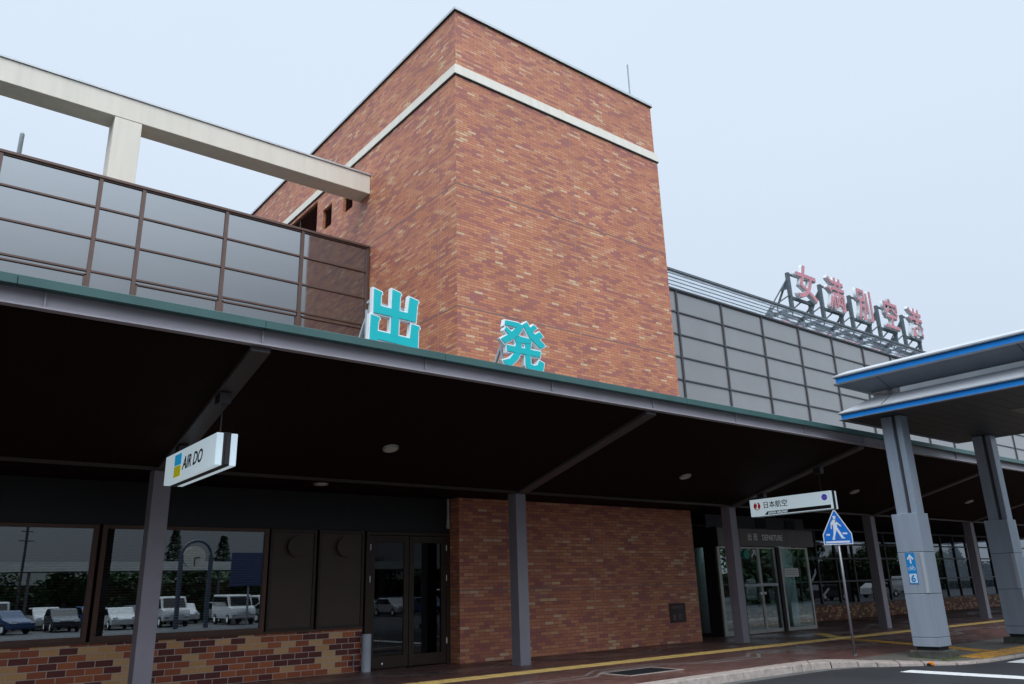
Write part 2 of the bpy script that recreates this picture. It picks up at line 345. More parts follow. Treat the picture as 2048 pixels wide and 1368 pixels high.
def text(name, body, size, loc, u, nrm, mt, parent, offset=0, depth=.004, xs=1, shear=0, up_=(0, 0, 1), align='LEFT'):
    """flat lettering standing in the plane spanned by u and up_, facing nrm"""
    cu = bpy.data.curves.new(name, 'FONT'); cu.body = body; cu.size = size; cu.offset = offset; cu.extrude = depth/2; cu.shear = shear; cu.align_x = align
    cu.resolution_u = 3
    o = bpy.data.objects.new('tmp', cu); COL.objects.link(o)
    dg = bpy.context.evaluated_depsgraph_get(); me = bpy.data.meshes.new_from_object(o.evaluated_get(dg))
    bpy.data.objects.remove(o); bpy.data.curves.remove(cu)
    org = ORG.get(parent.name, Vector()) if parent else Vector()
    u = Vector(u).normalized(); v = Vector(up_).normalized(); n = Vector(nrm).normalized(); l = Vector(loc)
    for vt in me.vertices:
        c = vt.co.copy(); vt.co = l-org+u*c.x*xs+v*c.y+n*(c.z+depth/2)
    me.materials.clear(); me.materials.append(mt); me.name = name
    ob = bpy.data.objects.new(name, me); COL.objects.link(ob)
    if parent: ob.parent = parent; ORG[ob.name] = org
    return ob

def wall_holes(mb, axis, plane, a0, a1, z0, z1, holes, depth, sgn=1):
    """vertical wall sheet in the plane axis=plane with rectangular openings (a,b,z,w); reveals go in by depth"""
    As = sorted({a0, a1, *[h[0] for h in holes], *[h[1] for h in holes]}); Zs = sorted({z0, z1, *[h[2] for h in holes], *[h[3] for h in holes]})
    P = (lambda a, z, d=0: (plane+d*sgn, a, z)) if axis == 'x' else (lambda a, z, d=0: (a, plane+d*sgn, z))
    for i in range(len(As)-1):
        for j in range(len(Zs)-1):
            ca = (As[i]+As[i+1])/2; cz = (Zs[j]+Zs[j+1])/2
            if any(h[0] < ca < h[1] and h[2] < cz < h[3] for h in holes): continue
            mb.quad(P(As[i], Zs[j]), P(As[i+1], Zs[j]), P(As[i+1], Zs[j+1]), P(As[i], Zs[j+1]))
    for h in holes:
        a, b, z, w_ = h
        mb.quad(P(a, z), P(a, z, depth), P(b, z, depth), P(b, z)); mb.quad(P(a, w_), P(b, w_), P(b, w_, depth), P(a, w_, depth))
        mb.quad(P(a, z), P(a, w_), P(a, w_, depth), P(a, z, depth)); mb.quad(P(b, z), P(b, z, depth), P(b, w_, depth), P(b, w_))

# ------------------------------------------------------------------ ground
mb = MB(); mb.quad((-400, -400, -.14), (600, -400, -.14), (600, 400, -.14), (-400, 400, -.14)); structure(mb.build('road', M['asphalt']))
INN = [(-14, 10.5, 0), (10.86, 10.5, 0), (13.36, 10.55, 0), (16.6, 10.6, -.005), (17.15, 10.45, -.03), (17.66, 9.91, -.06), (18.2, 9.2, -.085), (18.56, 8.6, -.1), (19.3, 8.3, -.1), (21.4, 8.2, -.1), (70, 8.1, -.1)]
def inner(x):
    for a, b in zip(INN, INN[1:]):
        if a[0] <= x <= b[0]:
            t = (x-a[0])/(b[0]-a[0]); return a[1]+t*(b[1]-a[1]), a[2]+t*(b[2]-a[2])
def surf(x, y):
    if y >= 13: return 0
    iy, iz = inner(x); t = (y-iy)/(13-iy); return iz*(1-t)
mb = MB()
for a, b in zip(INN, INN[1:]):
    mb.quad(a, b, (b[0], 13, 0), (a[0], 13, 0))
mb.quad((-14, 13, 0), (70, 13, 0), (70, 40, 0), (-14, 40, 0))
structure(mb.build('pavement', M['paver']))
OUT = [(-14, 10.1), (10.86, 10.12), (14.0, 10.17), (15.9, 10.12), (16.82, 9.85), (17.15, 9.42), (17.71, 8.88), (18.38, 8.28), (19.2, 8.05), (20.87, 7.98), (70, 7.9)]
def plen(P):
    d = [0]
    for a, b in zip(P, P[1:]): d.append(d[-1]+math.dist(a[:2], b[:2]))
    return d
dI = plen(INN)
def samp(P, d, s):
    for i in range(len(P)-1):
        if s <= d[i+1]:
            t = (s-d[i])/(d[i+1]-d[i]); return [P[i][k]+t*(P[i+1][k]-P[i][k]) for k in range(len(P[i]))]
    return list(P[-1])
def outpt(s):   # matching point of the outer line
    for i in range(len(INN)-1):
        if s <= dI[i+1]:
            t = (s-dI[i])/(dI[i+1]-dI[i]); return [OUT[i][k]+t*(OUT[i+1][k]-OUT[i][k]) for k in range(2)]
    return list(OUT[-1])
mb = MB(); s = 14.0
while s < dI[-1]-1:
    L_ = .9 if s < 29 or s > 34.5 else .52
    a = samp(INN, dI, s+.008); b = samp(INN, dI, s+L_-.008); p = outpt(s+.008); q = outpt(s+L_-.008)
    e = .004
    zi, zj = a[2]+e, b[2]+e
    mb.hexa([(p[0], p[1], -.2), (q[0], q[1], -.2), (b[0], b[1], -.2), (a[0], a[1], -.2)], [(p[0], p[1]+.03, zi), (q[0], q[1]+.03, zj), (b[0], b[1], zj), (a[0], a[1], zi)])
    s += L_
structure(mb.build('kerb', M['granite'], bevel=.012))
mb = MB()  # pale concrete channel in front of the kerb
for a, b in zip(OUT[1:], OUT[2:6]): mb.quad((a[0], a[1]-.28, -.136), (b[0], b[1]-.28, -.136), (b[0], b[1], -.136), (a[0], a[1], -.136))
mb.quad((-14, 9.8, -.136), (10.86, 9.84, -.136), (10.86, 10.12, -.136), (-14, 10.1, -.136))
structure(mb.build('gutter_channel', mat('gutter_concrete', (.10, .098, .10), .6, 0, .2, 3, .1)))
def strip(mb, pts, wd, lift=.006, n=12):
    for (x0, y0), (x1, y1) in zip(pts, pts[1:]):
        d = Vector((x1-x0, y1-y0)).normalized(); nn = Vector((-d.y, d.x))*wd/2
        for i in range(n):
            t, t2 = i/n, (i+1)/n; q = []
            for (tt, sg) in ((t, -1), (t2, -1), (t2, 1), (t, 1)):
                x = x0+(x1-x0)*tt+nn.x*sg; y = y0+(y1-y0)*tt+nn.y*sg; q.append((x, y, surf(x, y)+lift))
            mb.quad(*q)
def tactile(name, x0, x1, y0, y1, mt, step=.5, rot=0):
    mb = MB(); x = x0
    while x < x1-1e-6:
        y = y0
        while y < y1-1e-6:
            xe = min(x+step, x1)-.006; ye = min(y+step, y1)-.006
            q = [(x, y), (xe, y), (xe, ye), (x, ye)]
            mb.hexa([(a, b, surf(a, b)-.01) for a, b in q], [(a, b, surf(a, b)+.007) for a, b in q])
            if x < 24:
                k = 4
                for i in range(k):
                    yy = y+(i+.5)*(ye-y)/k
                    z0 = surf(x, yy)+.007; z1 = surf(xe, yy)+.007
                    mb.hexa([(x+.03, yy-.025, z0-.002), (xe-.03, yy-.025, z1-.002), (xe-.03, yy+.025, z1-.002), (x+.03, yy+.025, z0-.002)],
                            [(x+.03, yy-.018, z0+.006), (xe-.03, yy-.018, z1+.006), (xe-.03, yy+.018, z1+.006), (x+.03, yy+.018, z0+.006)])
            y += step
        x += step
    return structure(mb.build(name, mt))
mb = MB(); xs_ = [17.75, 18.2, 18.56, 19.0, 19.3, 20, 21.4, 23, 26, 32, 45]
for a, b in zip(xs_, xs_[1:]):
    ya, yb = inner(a)[0]+.01, inner(b)[0]+.01; h = (lambda x: 10.3 if x > 18.5 else 10.3)
    for k in range(6):
        f0, f1 = k/6, (k+1)/6; P_ = lambda x, y0, f: (x, y0+(h(x)-y0)*f, surf(x, y0+(h(x)-y0)*f)+.003)
        mb.quad(P_(a, ya, f0), P_(b, yb, f0), P_(b, yb, f1), P_(a, ya, f1))
structure(mb.build('ramp_paving', mat('grey_concrete_paving', (.125, .115, .105), .5, 0, .25, 2, .15)))
tactile('tactile_path', -2, 62, 13.46, 13.96, M['tact'])
mb = MB(); strip(mb, [(23.3, 14.0), (24.95, 15.6)], .42, .006); structure(mb.build('tactile_path', M['tact']))
mb = MB(); strip(mb, [(22.75, 13.4), (21.9, 10.2), (21.3, 8.95)], .5); structure(mb.build('tactile_path', M['tacto']))
tactile('tactile_path', 19.55, 24, 8.28, 8.9, M['tacto'])
mb = MB(); mb.quad((16.4, -3, -.136), (16.88, -3, -.136), (16.88, 8.6, -.136), (16.4, 8.6, -.136))
for k in range(5): mb.quad((19.4, 7.8-.9*k-.45, -.136), (22.6, 7.8-.9*k-.45, -.136), (22.6, 7.8-.9*k, -.136), (19.4, 7.8-.9*k, -.136))
mb.quad((24.2, -3, -.136), (24.6, -3, -.136), (24.6, 7.6, -.136), (24.2, 7.6, -.136))
structure(mb.build('crosswalk_marking', M['paint']))

# ------------------------------------------------------------------ brick tower
XT, XT2, YT, YB = 11.42, 20.35, 16.68, 35.0
ZT, ZB1, ZB2 = 18.8, 16.83, 16.47
t = thing('brick_tower', 'tall red brick tile tower with a cream band near its flat top, in the centre', 'tower', ((XT+XT2)/2, YT, 0))
holes = [(26.2, 28.9, 14.95, 16.3), (24.9, 25.66, 14.8, 15.68), (23.2, 23.96, 14.8, 15.68)]
mb = MB()
wall_holes(mb, 'x', XT, YT, YB, 0, ZB2, holes, .28)
mb.quad((XT, YT, 0), (XT2, YT, 0), (XT2, YT, ZB2), (XT, YT, ZB2))
mb.quad((XT2, YT, 0), (XT2, YB, 0), (XT2, YB, ZB2), (XT2, YT, ZB2)); mb.quad((XT, YB, 0), (XT2, YB, 0), (XT2, YB, ZB2), (XT, YB, ZB2))
wl = mb.build('lower_wall', M['tower'], t)
i_ = .05
mb = MB(); mb.box(XT+i_, XT2-i_, YT+i_, YB-i_, ZB1, ZT); mb.build('upper_wall', M['tower'], t)
mb = MB(); e = .055
mb.hexa([(XT-e, YT-e, ZB2), (XT2+e, YT-e, ZB2), (XT2+e, YB, ZB2), (XT-e, YB, ZB2)], [(XT-.0, YT-.0, ZB1), (XT2+.0, YT-.0, ZB1), (XT2+.0, YB, ZB1), (XT-.0, YB, ZB1)])
mb.build('cream_band', M['band'], t)
mb = MB(); mb.box(XT-.03, XT2+.03, YT-.03, YB, ZB2-.045, ZB2-.002); mb.build('drip_joint', M['dark'], t)
mb = MB(); mb.box(XT-.01, XT2+.01, YT-.01, YB+.02, ZT+.03, ZT+.12); cap = mb.build('parapet_cap', M['capm'], t)
mb = MB(); mb.box(XT-.005, XT2+.005, YT-.005, YB+.01, ZT+.001, ZT+.029); mb.build('drip_edge', M['dark'], cap)
mb = MB()
for z in (1.66, 5.37, 9.07, 12.81):
    mb.box(XT-.003, XT2+.003, YT-.003, YT+.01, z-.014, z+.014); mb.box(XT-.003, XT+.01, YT+.012, YB, z-.014, z+.014)
mb.build('horizontal_joint', M['seal'], wl)
mb = MB()
mb.box(15.965, 15.982, YT-.004, YT+.01, 0, ZB2-.05); mb.box(XT-.004, XT+.01, 17.6, 17.616, 3.3, ZB2-.05)
mb.box(XT+i_-.004, XT+i_+.01, 17.6, 17.616, ZB1, ZT); mb.box(15.965, 15.982, YT+i_-.004, YT+i_+.01, ZB1, ZT)
mb.build('vertical_joint', M['sealv'], wl)
for (a, b, z, z2) in holes:
    mb = MB(); mb.box(XT+.10, XT+.14, a, a+.05, z, z2); mb.box(XT+.10, XT+.14, b-.05, b, z, z2); mb.box(XT+.10, XT+.14, a, b, z2-.05, z2); mb.box(XT+.10, XT+.14, a, b, z, z+.05)
    if b-a > 2: mb.box(XT+.09, XT+.14, 28.0, 28.06, z, z2)
    lf = mb.build('louvre', M['brownp'], t); mb = MB(); zz = z+.06
    while zz < z2-.08:
        mb.hexa([(XT+.10, a+.04, zz), (XT+.12, a+.04, zz), (XT+.12, b-.04, zz), (XT+.10, b-.04, zz)][::-1], [(XT+.18, a+.04, zz+.06), (XT+.20, a+.04, zz+.06), (XT+.20, b-.04, zz+.06), (XT+.18, b-.04, zz+.06)][::-1]); zz += .085
    mb.build('louvre_slats', M['slat'], lf)
    mb = MB(); mb.box(XT+.26, XT+.3, a-.02, b+.02, z-.02, z2+.02); mb.build('louvre_backing', M['gap'], lf)

t = thing('antenna', 'thin grey antenna rod on the right end of the tower roof', 'antenna', (20.4, 17.5, 18.9))
mb = MB(); mb.cyl((20.12, 17.5, 19.3), (20.12, 17.5, 21.1), .028, 10); mb.build('rod', M['galv'], t)
mb = MB(); mb.bar((20.12, 17.5, 19.32), (20.32, 17.5, 19.18), .03); mb.bar((20.32, 17.5, 18.9), (20.32, 17.5, 19.3), .03); mb.bar((20.2, 17.4, 19.16), (20.45, 17.65, 19.22), .03); mb.bar((20.12, 17.5, 18.92), (20.12, 17.5, 19.32), .03); mb.build('bracket', M['galv'], t)

# cornerstone plaque
t = thing('cornerstone_plaque', 'dark stone plaque with engraved characters low on the brick tower', 'plaque', (19.31, 16.66, .6))
mb = MB(); mb.box(18.96, 19.67, 16.655, 16.69, .58, 1.13); mb.build('stone', M['plaque'], t, bevel=.004)
text('lettering', '定  礎', .17, (19.06, 16.653, .67), (1, 0, 0), (0, -1, 0), M['plaquet'], t, .002)
text('lettering', '女満別空港ビル', .075, (19.03, 16.653, .98), (1, 0, 0), (0, -1, 0), M['plaquet'], t, .001)

# ------------------------------------------------------------------ curtain walls
def curtain(name, label, y, xs, zs, fm, gm, dz=.05, wide=(), mw=.05):
    t = thing(name, label, 'glass wall', (xs[0], y, zs[0]))
    mb = MB()
    for x in xs: mb.box(x-mw, x+mw, y-.06, y+.08, zs[0], zs[-1]+.02)
    mb.build('mullion', fm, t, bevel=.006)
    mb = MB()
    for a, b in zip(xs, xs[1:]):
        for z in zs: mb.box(a+.05, b-.05, y-.045, y+.07, z-dz/2, z+dz/2)
        for z in wide:
            if b-a > 1.5: mb.box(a+.05, b-.05, y-.05, y+.07, z-.15, z-.11); mb.box(a+.05, a+.10, y-.05, y+.07, z-1, z-.11); mb.box(b-.10, b-.05, y-.05, y+.07, z-1, z-.11)
    mb.build('transom', fm, t)
    mb = MB(); mb.box(xs[0]-.05, xs[-1]+.06, y-.09, y+.14, zs[-1]+.02, zs[-1]+.09); mb.build('top_cap', fm, t)
    for a, b in zip(xs, xs[1:]):
        for z, z2 in zip(zs, zs[1:]):
            mb = MB()
            j = (random.random()-.5)*.006; k = (random.random()-.5)*.004   # every pane sits a touch out of true
            mb.hexa([(a+.05, y+j, z), (b-.05, y-j, z), (b-.05, y-j+.01, z), (a+.05, y+j+.01, z)], [(a+.05, y+j+k, z2), (b-.05, y-j+k, z2), (b-.05, y-j+k+.01, z2), (a+.05, y+j+k+.01, z2)])
            mb.build('glass_pane', gm, t)
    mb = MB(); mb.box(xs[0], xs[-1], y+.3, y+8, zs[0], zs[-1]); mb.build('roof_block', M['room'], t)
    return t
curtain('glass_wall', 'grey mirror glass screen wall in bronze frames above the canopy, left of the tower', 21.8,
        [-8.8, -6.4, -4.1, -1.4, .92, 3.25, 4.35, 6.67, 9.05, 11.33], [4.2, 5.2, 6.15, 7.1, 8.05, 9.0, 9.93, 10.85, 11.77, 12.62], M['bronze'], M['glassL'], .05, (9.93,))
XS = [22.22+3.045*k for k in range(0, 14)]
curtain('glass_wall', 'grey glass wall of dark framed square bays above the canopy, right of the tower', 20.4,
        XS, [4.7, 5.7, 6.7, 7.7, 8.72, 9.73, 10.72, 11.72, 12.72, 13.68], M['dgrey'], M['glassR'], .06, mw=.051)

# cream frame on the left roof
t = thing('concrete_pergola', 'cream concrete beam frame carried by a square post, running into the tower', 'pergola', (3.75, 22, 9))
mb = MB(); mb.box(-9, XT-.004, 21.9, 22.65, 14.73, 15.42); mb.build('beam', M['cream'], t, bevel=.01)
mb = MB(); mb.box(3.38, 4.1, 21.91, 22.62, 9.0, 14.73); mb.build('post', M['cream'], t, bevel=.01)
mb = MB(); mb.box(-4.6, -3.88, 21.91, 22.62, 9.0, 14.73); mb.build('post', M['cream'], t, bevel=.01)
mb = MB(); mb.box(-9, XT-.004, 21.86, 22.69, 15.425, 15.48); mb.build('metal_capping', M['capm'], t)

t = thing('mast', 'short grey mast standing behind the left glass wall', 'mast', (1.42, 24, 9))
mb = MB(); mb.cyl((1.42, 24, 9), (1.42, 24, 14.5), .06, 12); mb.cyl((1.42, 24, 14.5), (1.42, 24, 14.56), .06, 12, .02); mb.build('tube', M['galv'], t)
mb = MB(); mb.cyl((1.42, 24, 9), (1.42, 24, 9.3), .12, 12); mb.build('socket', M['galv'], t)

# sloping roof light with rails on the right block
t = thing('sloped_rooflight', 'sloping roof light with thin rails and braces above the right glass wall', 'skylight', (20.4, 20.5, 13.78))
def rl(x, s_, off=0): return (x, 20.5+2.55*s_-off*.7, 13.80+2.5*s_+off*.7)
mb = MB()
for a in range(11):
    x0, x1 = 20.4+3.9*a, 20.4+3.9*(a+1)-.03
    mb.hexa([rl(x0, 0), rl(x1, 0), rl(x1, 0, .02), rl(x0, 0, .02)], [rl(x0, 1), rl(x1, 1), rl(x1, 1, .02), rl(x0, 1, .02)])
mb.build('glazing', M['skyl'], t)
mb = MB()
for s_ in (.2, .4, .6, .8): mb.bar(rl(20.4, s_, .03), rl(63, s_, .03), .022, .022)
mb.build('glazing_bar', M['pergsteel'], t)
mb = MB(); mb.bar(rl(20.4, 1, .05), rl(63, 1, .05), .11, .11); mb.bar(rl(20.4, 0, .03), rl(63, 0, .03), .1, .07); mb.build('ridge_rail', M['pergsteel'], t)
mb = MB()
for a in range(10):
    x0 = 21+4.1*a
    mb.bar(rl(x0, 1, -.15), rl(x0+3.9, 0, -.1), .025); mb.bar(rl(x0+1.9, 1, -.15), rl(x0+5.8, 0, -.1), .025)
mb.build('brace', M['pergsteel'], t)

# rooftop characters
for k, (ch, desc) in enumerate([('女', 'first of five'), ('満', 'second of five'), ('別', 'middle of five'), ('空', 'fourth of five'), ('港', 'last of five')]):
    x = 39.0+3.3*k; z = 16.35; y = 22.95
    t = thing('roof_letter', f'faded red character {ch} on a steel stand, {desc} on the right roof', 'sign letter', (x+1, y, z), 'red rooftop characters on steel stands')
    sz = 2.25; zb = 17.28
    text('letter_body', ch, sz, (x-.05, y+.02, zb), (1, 0, 0), (0, -1, 0), M['lbody'], t, .062, .2, .88 if k else .98)
    text('letter_face', ch, sz, (x-.05, y-.205, zb), (1, 0, 0), (0, -1, 0), M['pink'], t, .027, .012, .88 if k else .98)
    mb = MB()
    for xx in (x-.25, x+1.75):
        zt = 18.6 if xx < x else 17.3
        mb.box(xx-.09, xx+.09, y+.06, y+.26, z-.2, zt)
        mb.bar((xx, y+.2, z+.5 if zt < 18 else 18.3), (xx-.05, y+1.6, 15.8), .09)
    mb.bar((x-.25, y+.1, 17.05), (x+1.85, y+.1, 17.05), .14, .16); mb.bar((x-.25, y+.1, 18.5), (x+1.9, y+.1, 18.5), .10)
    mb.bar((x-.2, y+.1, 16.4), (x+.7, y+.1, 17.0), .07); mb.bar((x-.2, y+.15, 17.3), (x-1.35, y+.25, 16.6), .07); mb.bar((x-.2, y+.15, 18.4), (x-1.3, y+1.0, 16.3), .07)
    mb.add([(x-.34, y+.2, 18.2), (x-.34, y+.2, 17.6), (x-.34, y+.75, 17.6), (x-.37, y+.2, 18.2), (x-.37, y+.2, 17.6), (x-.37, y+.75, 17.6)], [(0, 1, 2), (5, 4, 3), (0, 2, 5, 3), (2, 1, 4, 5), (1, 0, 3, 4)])
    mb.build('steel_stand', M['stand'], t)

# ------------------------------------------------------------------ long canopy
YG = 10.65; YC = 15.0; HC = 3.87; SX = 8.194; X0 = -8.3; X1 = 60
SL = (5.05-HC)/(YC-YG)       # slope of the boarded ceiling
t = thing('entrance_canopy', 'long dark canopy with a green gutter on purple grey steel columns', 'canopy', (12, YC, 0))
CAN = t
zc = lambda y: HC+(YC-y)*SL
mb = MB()
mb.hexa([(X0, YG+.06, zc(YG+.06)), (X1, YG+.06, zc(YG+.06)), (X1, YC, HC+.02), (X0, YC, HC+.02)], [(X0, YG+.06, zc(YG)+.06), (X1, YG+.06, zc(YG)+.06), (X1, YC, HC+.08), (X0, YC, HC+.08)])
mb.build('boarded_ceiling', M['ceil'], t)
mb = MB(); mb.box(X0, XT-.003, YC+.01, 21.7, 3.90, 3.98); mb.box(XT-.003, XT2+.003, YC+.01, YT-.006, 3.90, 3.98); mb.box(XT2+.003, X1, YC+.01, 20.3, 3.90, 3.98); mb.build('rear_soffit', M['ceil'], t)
mb = MB()
for a, b in ((X0, XT-.004), (XT2+.004, X1)): mb.hexa([(a, YG+.05, 5.36), (b, YG+.05, 5.36), (b, 20.3 if a > 0 else 21.7, 4.15), (a, 20.3 if a > 0 else 21.7, 4.15)], [(a, YG+.05, 5.40), (b, YG+.05, 5.40), (b, 20.3 if a > 0 else 21.7, 4.2), (a, 20.3 if a > 0 else 21.7, 4.2)])
mb.hexa([(XT-.004, YG+.05, 5.36), (XT2+.004, YG+.05, 5.36), (XT2+.004, YT-.01, 4.63), (XT-.004, YT-.01, 4.63)], [(XT-.004, YG+.05, 5.40), (XT2+.004, YG+.05, 5.40), (XT2+.004, YT-.01, 4.68), (XT-.004, YT-.01, 4.68)])
mb.build('roof_sheet', M['roofm'], t)
mb = MB(); x = X0
while x < X1-.1:
    mb.box(x, x+3.04, YG-.19, YG-.072, 5.262, 5.388); x += 3.045
mb.build('green_gutter', M['gutter'], t, bevel=.006)
mb = MB(); mb.box(X0, X1, YG-.07, YG+.05, 5.345, 5.37); mb.build('gutter_cover', M['gutter'], t)
mb = MB(); mb.box(X0, X1, YG-.035, YG+.05, 5.078, 5.335); mb.box(X0, X1, YG-.07, YG+.06, 5.05, 5.075)
fb = mb.build('edge_beam', M['fascia'], t)
mb = MB(); n = 0; x = 3.89-SX*1-SX/3*1
while x < X1:
    mb = MB(); mb.box(x-.010, x+.010, YG-.069, YG-.036, 5.078, 5.333); mb.build('stiffener', M['fascia'], fb); x += SX/3
for k in range(-1, 6):
    x = 3.89+SX*k
    mb = MB(); a = YG+.03; b = YC+.25
    mb.hexa([(x-.13, a, zc(a)-.07), (x+.16, a, zc(a)-.07), (x+.16, b, zc(b)-.03), (x-.13, b, zc(b)-.03)], [(x-.13, a, zc(a)+.04), (x+.16, a, zc(a)+.04), (x+.16, b, zc(b)+.01), (x-.13, b, zc(b)+.01)])
    mb.build('sloping_beam', M['steelb'], t, bevel=.004)
    cx = 11.92+SX*(k-1)
    mb = MB()
    mb.box(cx, cx+.30, YC+.0, YC+.012, 0, HC-.005); mb.box(cx, cx+.30, YC+.30, YC+.312, 0, HC-.005)       # flanges
    mb.box(cx+.0, cx+.012, YC+.012, YC+.30, 0, HC-.005); mb.box(cx+.25, cx+.262, YC+.012, YC+.30, 0, HC-.005)
    mb.box(cx-.012, cx+.312, YC-.012, YC+.324, 0, .012)
    c_ = mb.build('steel_column', M['steel'], t, bevel=.003)
mb = MB(); mb.box(X0, X1, YC-.06, YC-.012, HC-.03, HC+.03); mb.build('ceiling_trim', M['dbrown'], t)
LIGHTS = [(7.56, 13.36), (16.23, 13.36), (24.38, 13.3), (32.41, 13.2), (-.9, 13.36), (7.25, 15.75), (40.6, 13.3), (48.8, 13.3)]
for (x, y) in LIGHTS:
    z = zc(y) if y < YC else 3.90; sl_ = -SL if y < YC else 0
    nn = Vector((0, sl_, -1)).normalized(); P = Vector((x, y, z+.004))
    mb = MB(); mb.cyl(P, P+nn*.035, .16, 28, .15); dl = mb.build('downlight', M['lampring'], t)
    mb = MB(); mb.cyl(P+nn*.0352, P+nn*.042, .125, 24); mb.build('lamp_glass', M['lamp'], dl)

# ------------------------------------------------------------------ left ground-floor front
YW = 17.1
t = thing('ground_floor_front', 'left ground floor front of windows and brown panels on a brick plinth', 'shop front', (4, YW, 0))
mb = MB(); mb.box(X0, 9.02, YW-.02, YW+.25, 0, .90); mb.build('brick_plinth', M['lowbrick'], t)
mb = MB(); mb.box(X0, 9.02, YW-.05, YW+.2, .905, .935); mb.build('window_sill', M['brownf'], t)
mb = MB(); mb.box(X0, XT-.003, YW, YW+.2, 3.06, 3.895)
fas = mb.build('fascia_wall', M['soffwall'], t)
mb = MB()
for x in [X0+1.2+1.37*k for k in range(14)]:
    if x < 11.3: mb = MB(); mb.box(x-.004, x+.004, YW-.002, YW+.01, 3.06, 3.895); mb.build('panel_joint', M['dark'], fas)
def win(x0, x1, name='window'):
    mb = MB(); fwd = .06
    mb.box(x0, x0+.09, YW-.03, YW+.12, .937, 3.055); mb.box(x1-.09, x1, YW-.03, YW+.12, .937, 3.055)
    mb.box(x0+.09, x1-.09, YW-.03, YW+.12, 2.985, 3.055); mb.box(x0+.09, x1-.09, YW-.03, YW+.12, .937, 1.03)
    f = mb.build(name, M['brownf'], t, bevel=.004)
    mb = MB(); mb.box(x0+.09, x1-.09, YW+.02, YW+.028, 1.03, 2.985); mb.build('pane', M['pane'], f)
    return f
for (a, b, bl) in [(-8.2, -5.1, 1), (-5.05, -1.8, 1), (-1.75, .02, 1), (.07, 3.36, 1), (3.42, 6.72, 1)]:
    f = win(a, b)
    mb = MB(); z = 1.06; b2 = a+.1+(b-a-.2)*bl
    while z < 2.97:
        mb.hexa([(a+.12, YW+.16, z), (b2, YW+.16, z), (b2, YW+.195, z+.012), (a+.12, YW+.195, z+.012)], [(a+.12, YW+.16, z+.002), (b2, YW+.16, z+.002), (b2, YW+.195, z+.014), (a+.12, YW+.195, z+.014)]); z += .05
    mb.build('venetian_blind', M['blind'], f)
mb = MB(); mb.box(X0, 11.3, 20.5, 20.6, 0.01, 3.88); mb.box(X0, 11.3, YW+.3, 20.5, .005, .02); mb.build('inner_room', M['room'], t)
# two brown panels with round vents
for (a, b, vx) in [(6.76, 7.83, 7.33), (7.89, 9.02, 8.50)]:
    mb = MB(); mb.box(a, a+.06, YW-.03, YW+.12, .937, 3.055); mb.box(b-.06, b, YW-.03, YW+.12, .937, 3.055); mb.box(a+.06, b-.06, YW-.03, YW+.12, 2.98, 3.055); mb.box(a+.06, b-.06, YW-.03, YW+.12, .937, 1.0)
    f = mb.build('panel_frame', M['dbrown'], t, bevel=.003)
    mb = MB(); mb.box(a+.06, b-.06, YW+.0, YW+.05, 1.0, 2.98); mb.build('panel', M['brownp'], f)
    mb = MB(); mb.cyl((vx, YW-.0, 2.68), (vx, YW-.10, 2.68), .185, 36); mb.cyl((vx, YW-.10, 2.68), (vx, YW-.115, 2.68), .205, 36); mb.build('round_vent', M['brownp'], f)
# double door
t2 = thing('double_door', 'dark brown framed glass double door beside the brick tower', 'door', (10.2, YW, 0))
mb = MB()
mb.box(9.08, 9.18, YW-.02, YW+.12, 0, 3.05); mb.box(11.31, XT-.004, YW-.02, YW+.12, 0, 3.05); mb.box(9.18, 11.31, YW-.02, YW+.12, 2.97, 3.05)
mb.build('door_frame', M['dbrown'], t2, bevel=.003)
mb = MB(); mb.box(9.15, 11.33, YW+.13, YW+.9, 0.006, 0.02); mb.build('threshold', M['room'], t2)
for (a, b) in [(9.19, 10.235), (10.255, 11.30)]:
    mb = MB(); mb.box(a, a+.13, YW+.0, YW+.06, .02, 2.96); mb.box(b-.13, b, YW+.0, YW+.06, .02, 2.96); mb.box(a+.13, b-.13, YW+.0, YW+.06, 2.80, 2.96); mb.box(a+.13, b-.13, YW+.0, YW+.06, .02, .27)
    d = mb.build('door_leaf', M['dbrown'], t2, bevel=.003)
    mb = MB(); mb.box(a+.13, b-.13, YW+.025, YW+.033, .27, 2.80); mb.build('pane', M['doorpane'], d)
    hx = a-.005 if a < 10 else b+.005
    for hz in (2.62, 1.9, .45):
        mb = MB(); mb.cyl((hx, YW-.02, hz), (hx, YW-.02, hz+.14), .011, 8); mb.build('hinge', M['silver'], d)
mb = MB(); mb.cyl((9.55, YW-.012, .12), (9.55, YW-.0, .12), .02, 12); mb.build('lock', M['silver'], t2)
# conduit beside the tower
t3 = thing('conduit_pipe', 'short white vertical conduit with a sensor end above the double door', 'pipe', (11.33, 16.95, 3.2))
mb = MB(); mb.cyl((11.34, 17.05, 3.35), (11.34, 17.05, 3.9), .032, 12); mb.build('pipe', M['sensor'], t3)
mb = MB(); mb.cyl((11.34, 17.05, 3.16), (11.34, 17.05, 3.36), .042, 12, .045); mb.bar((11.32, 17.05, 3.18), (11.26, 17.0, 3.22), .04); mb.build('sensor_head', M['sensor'], t3, bevel=.004)
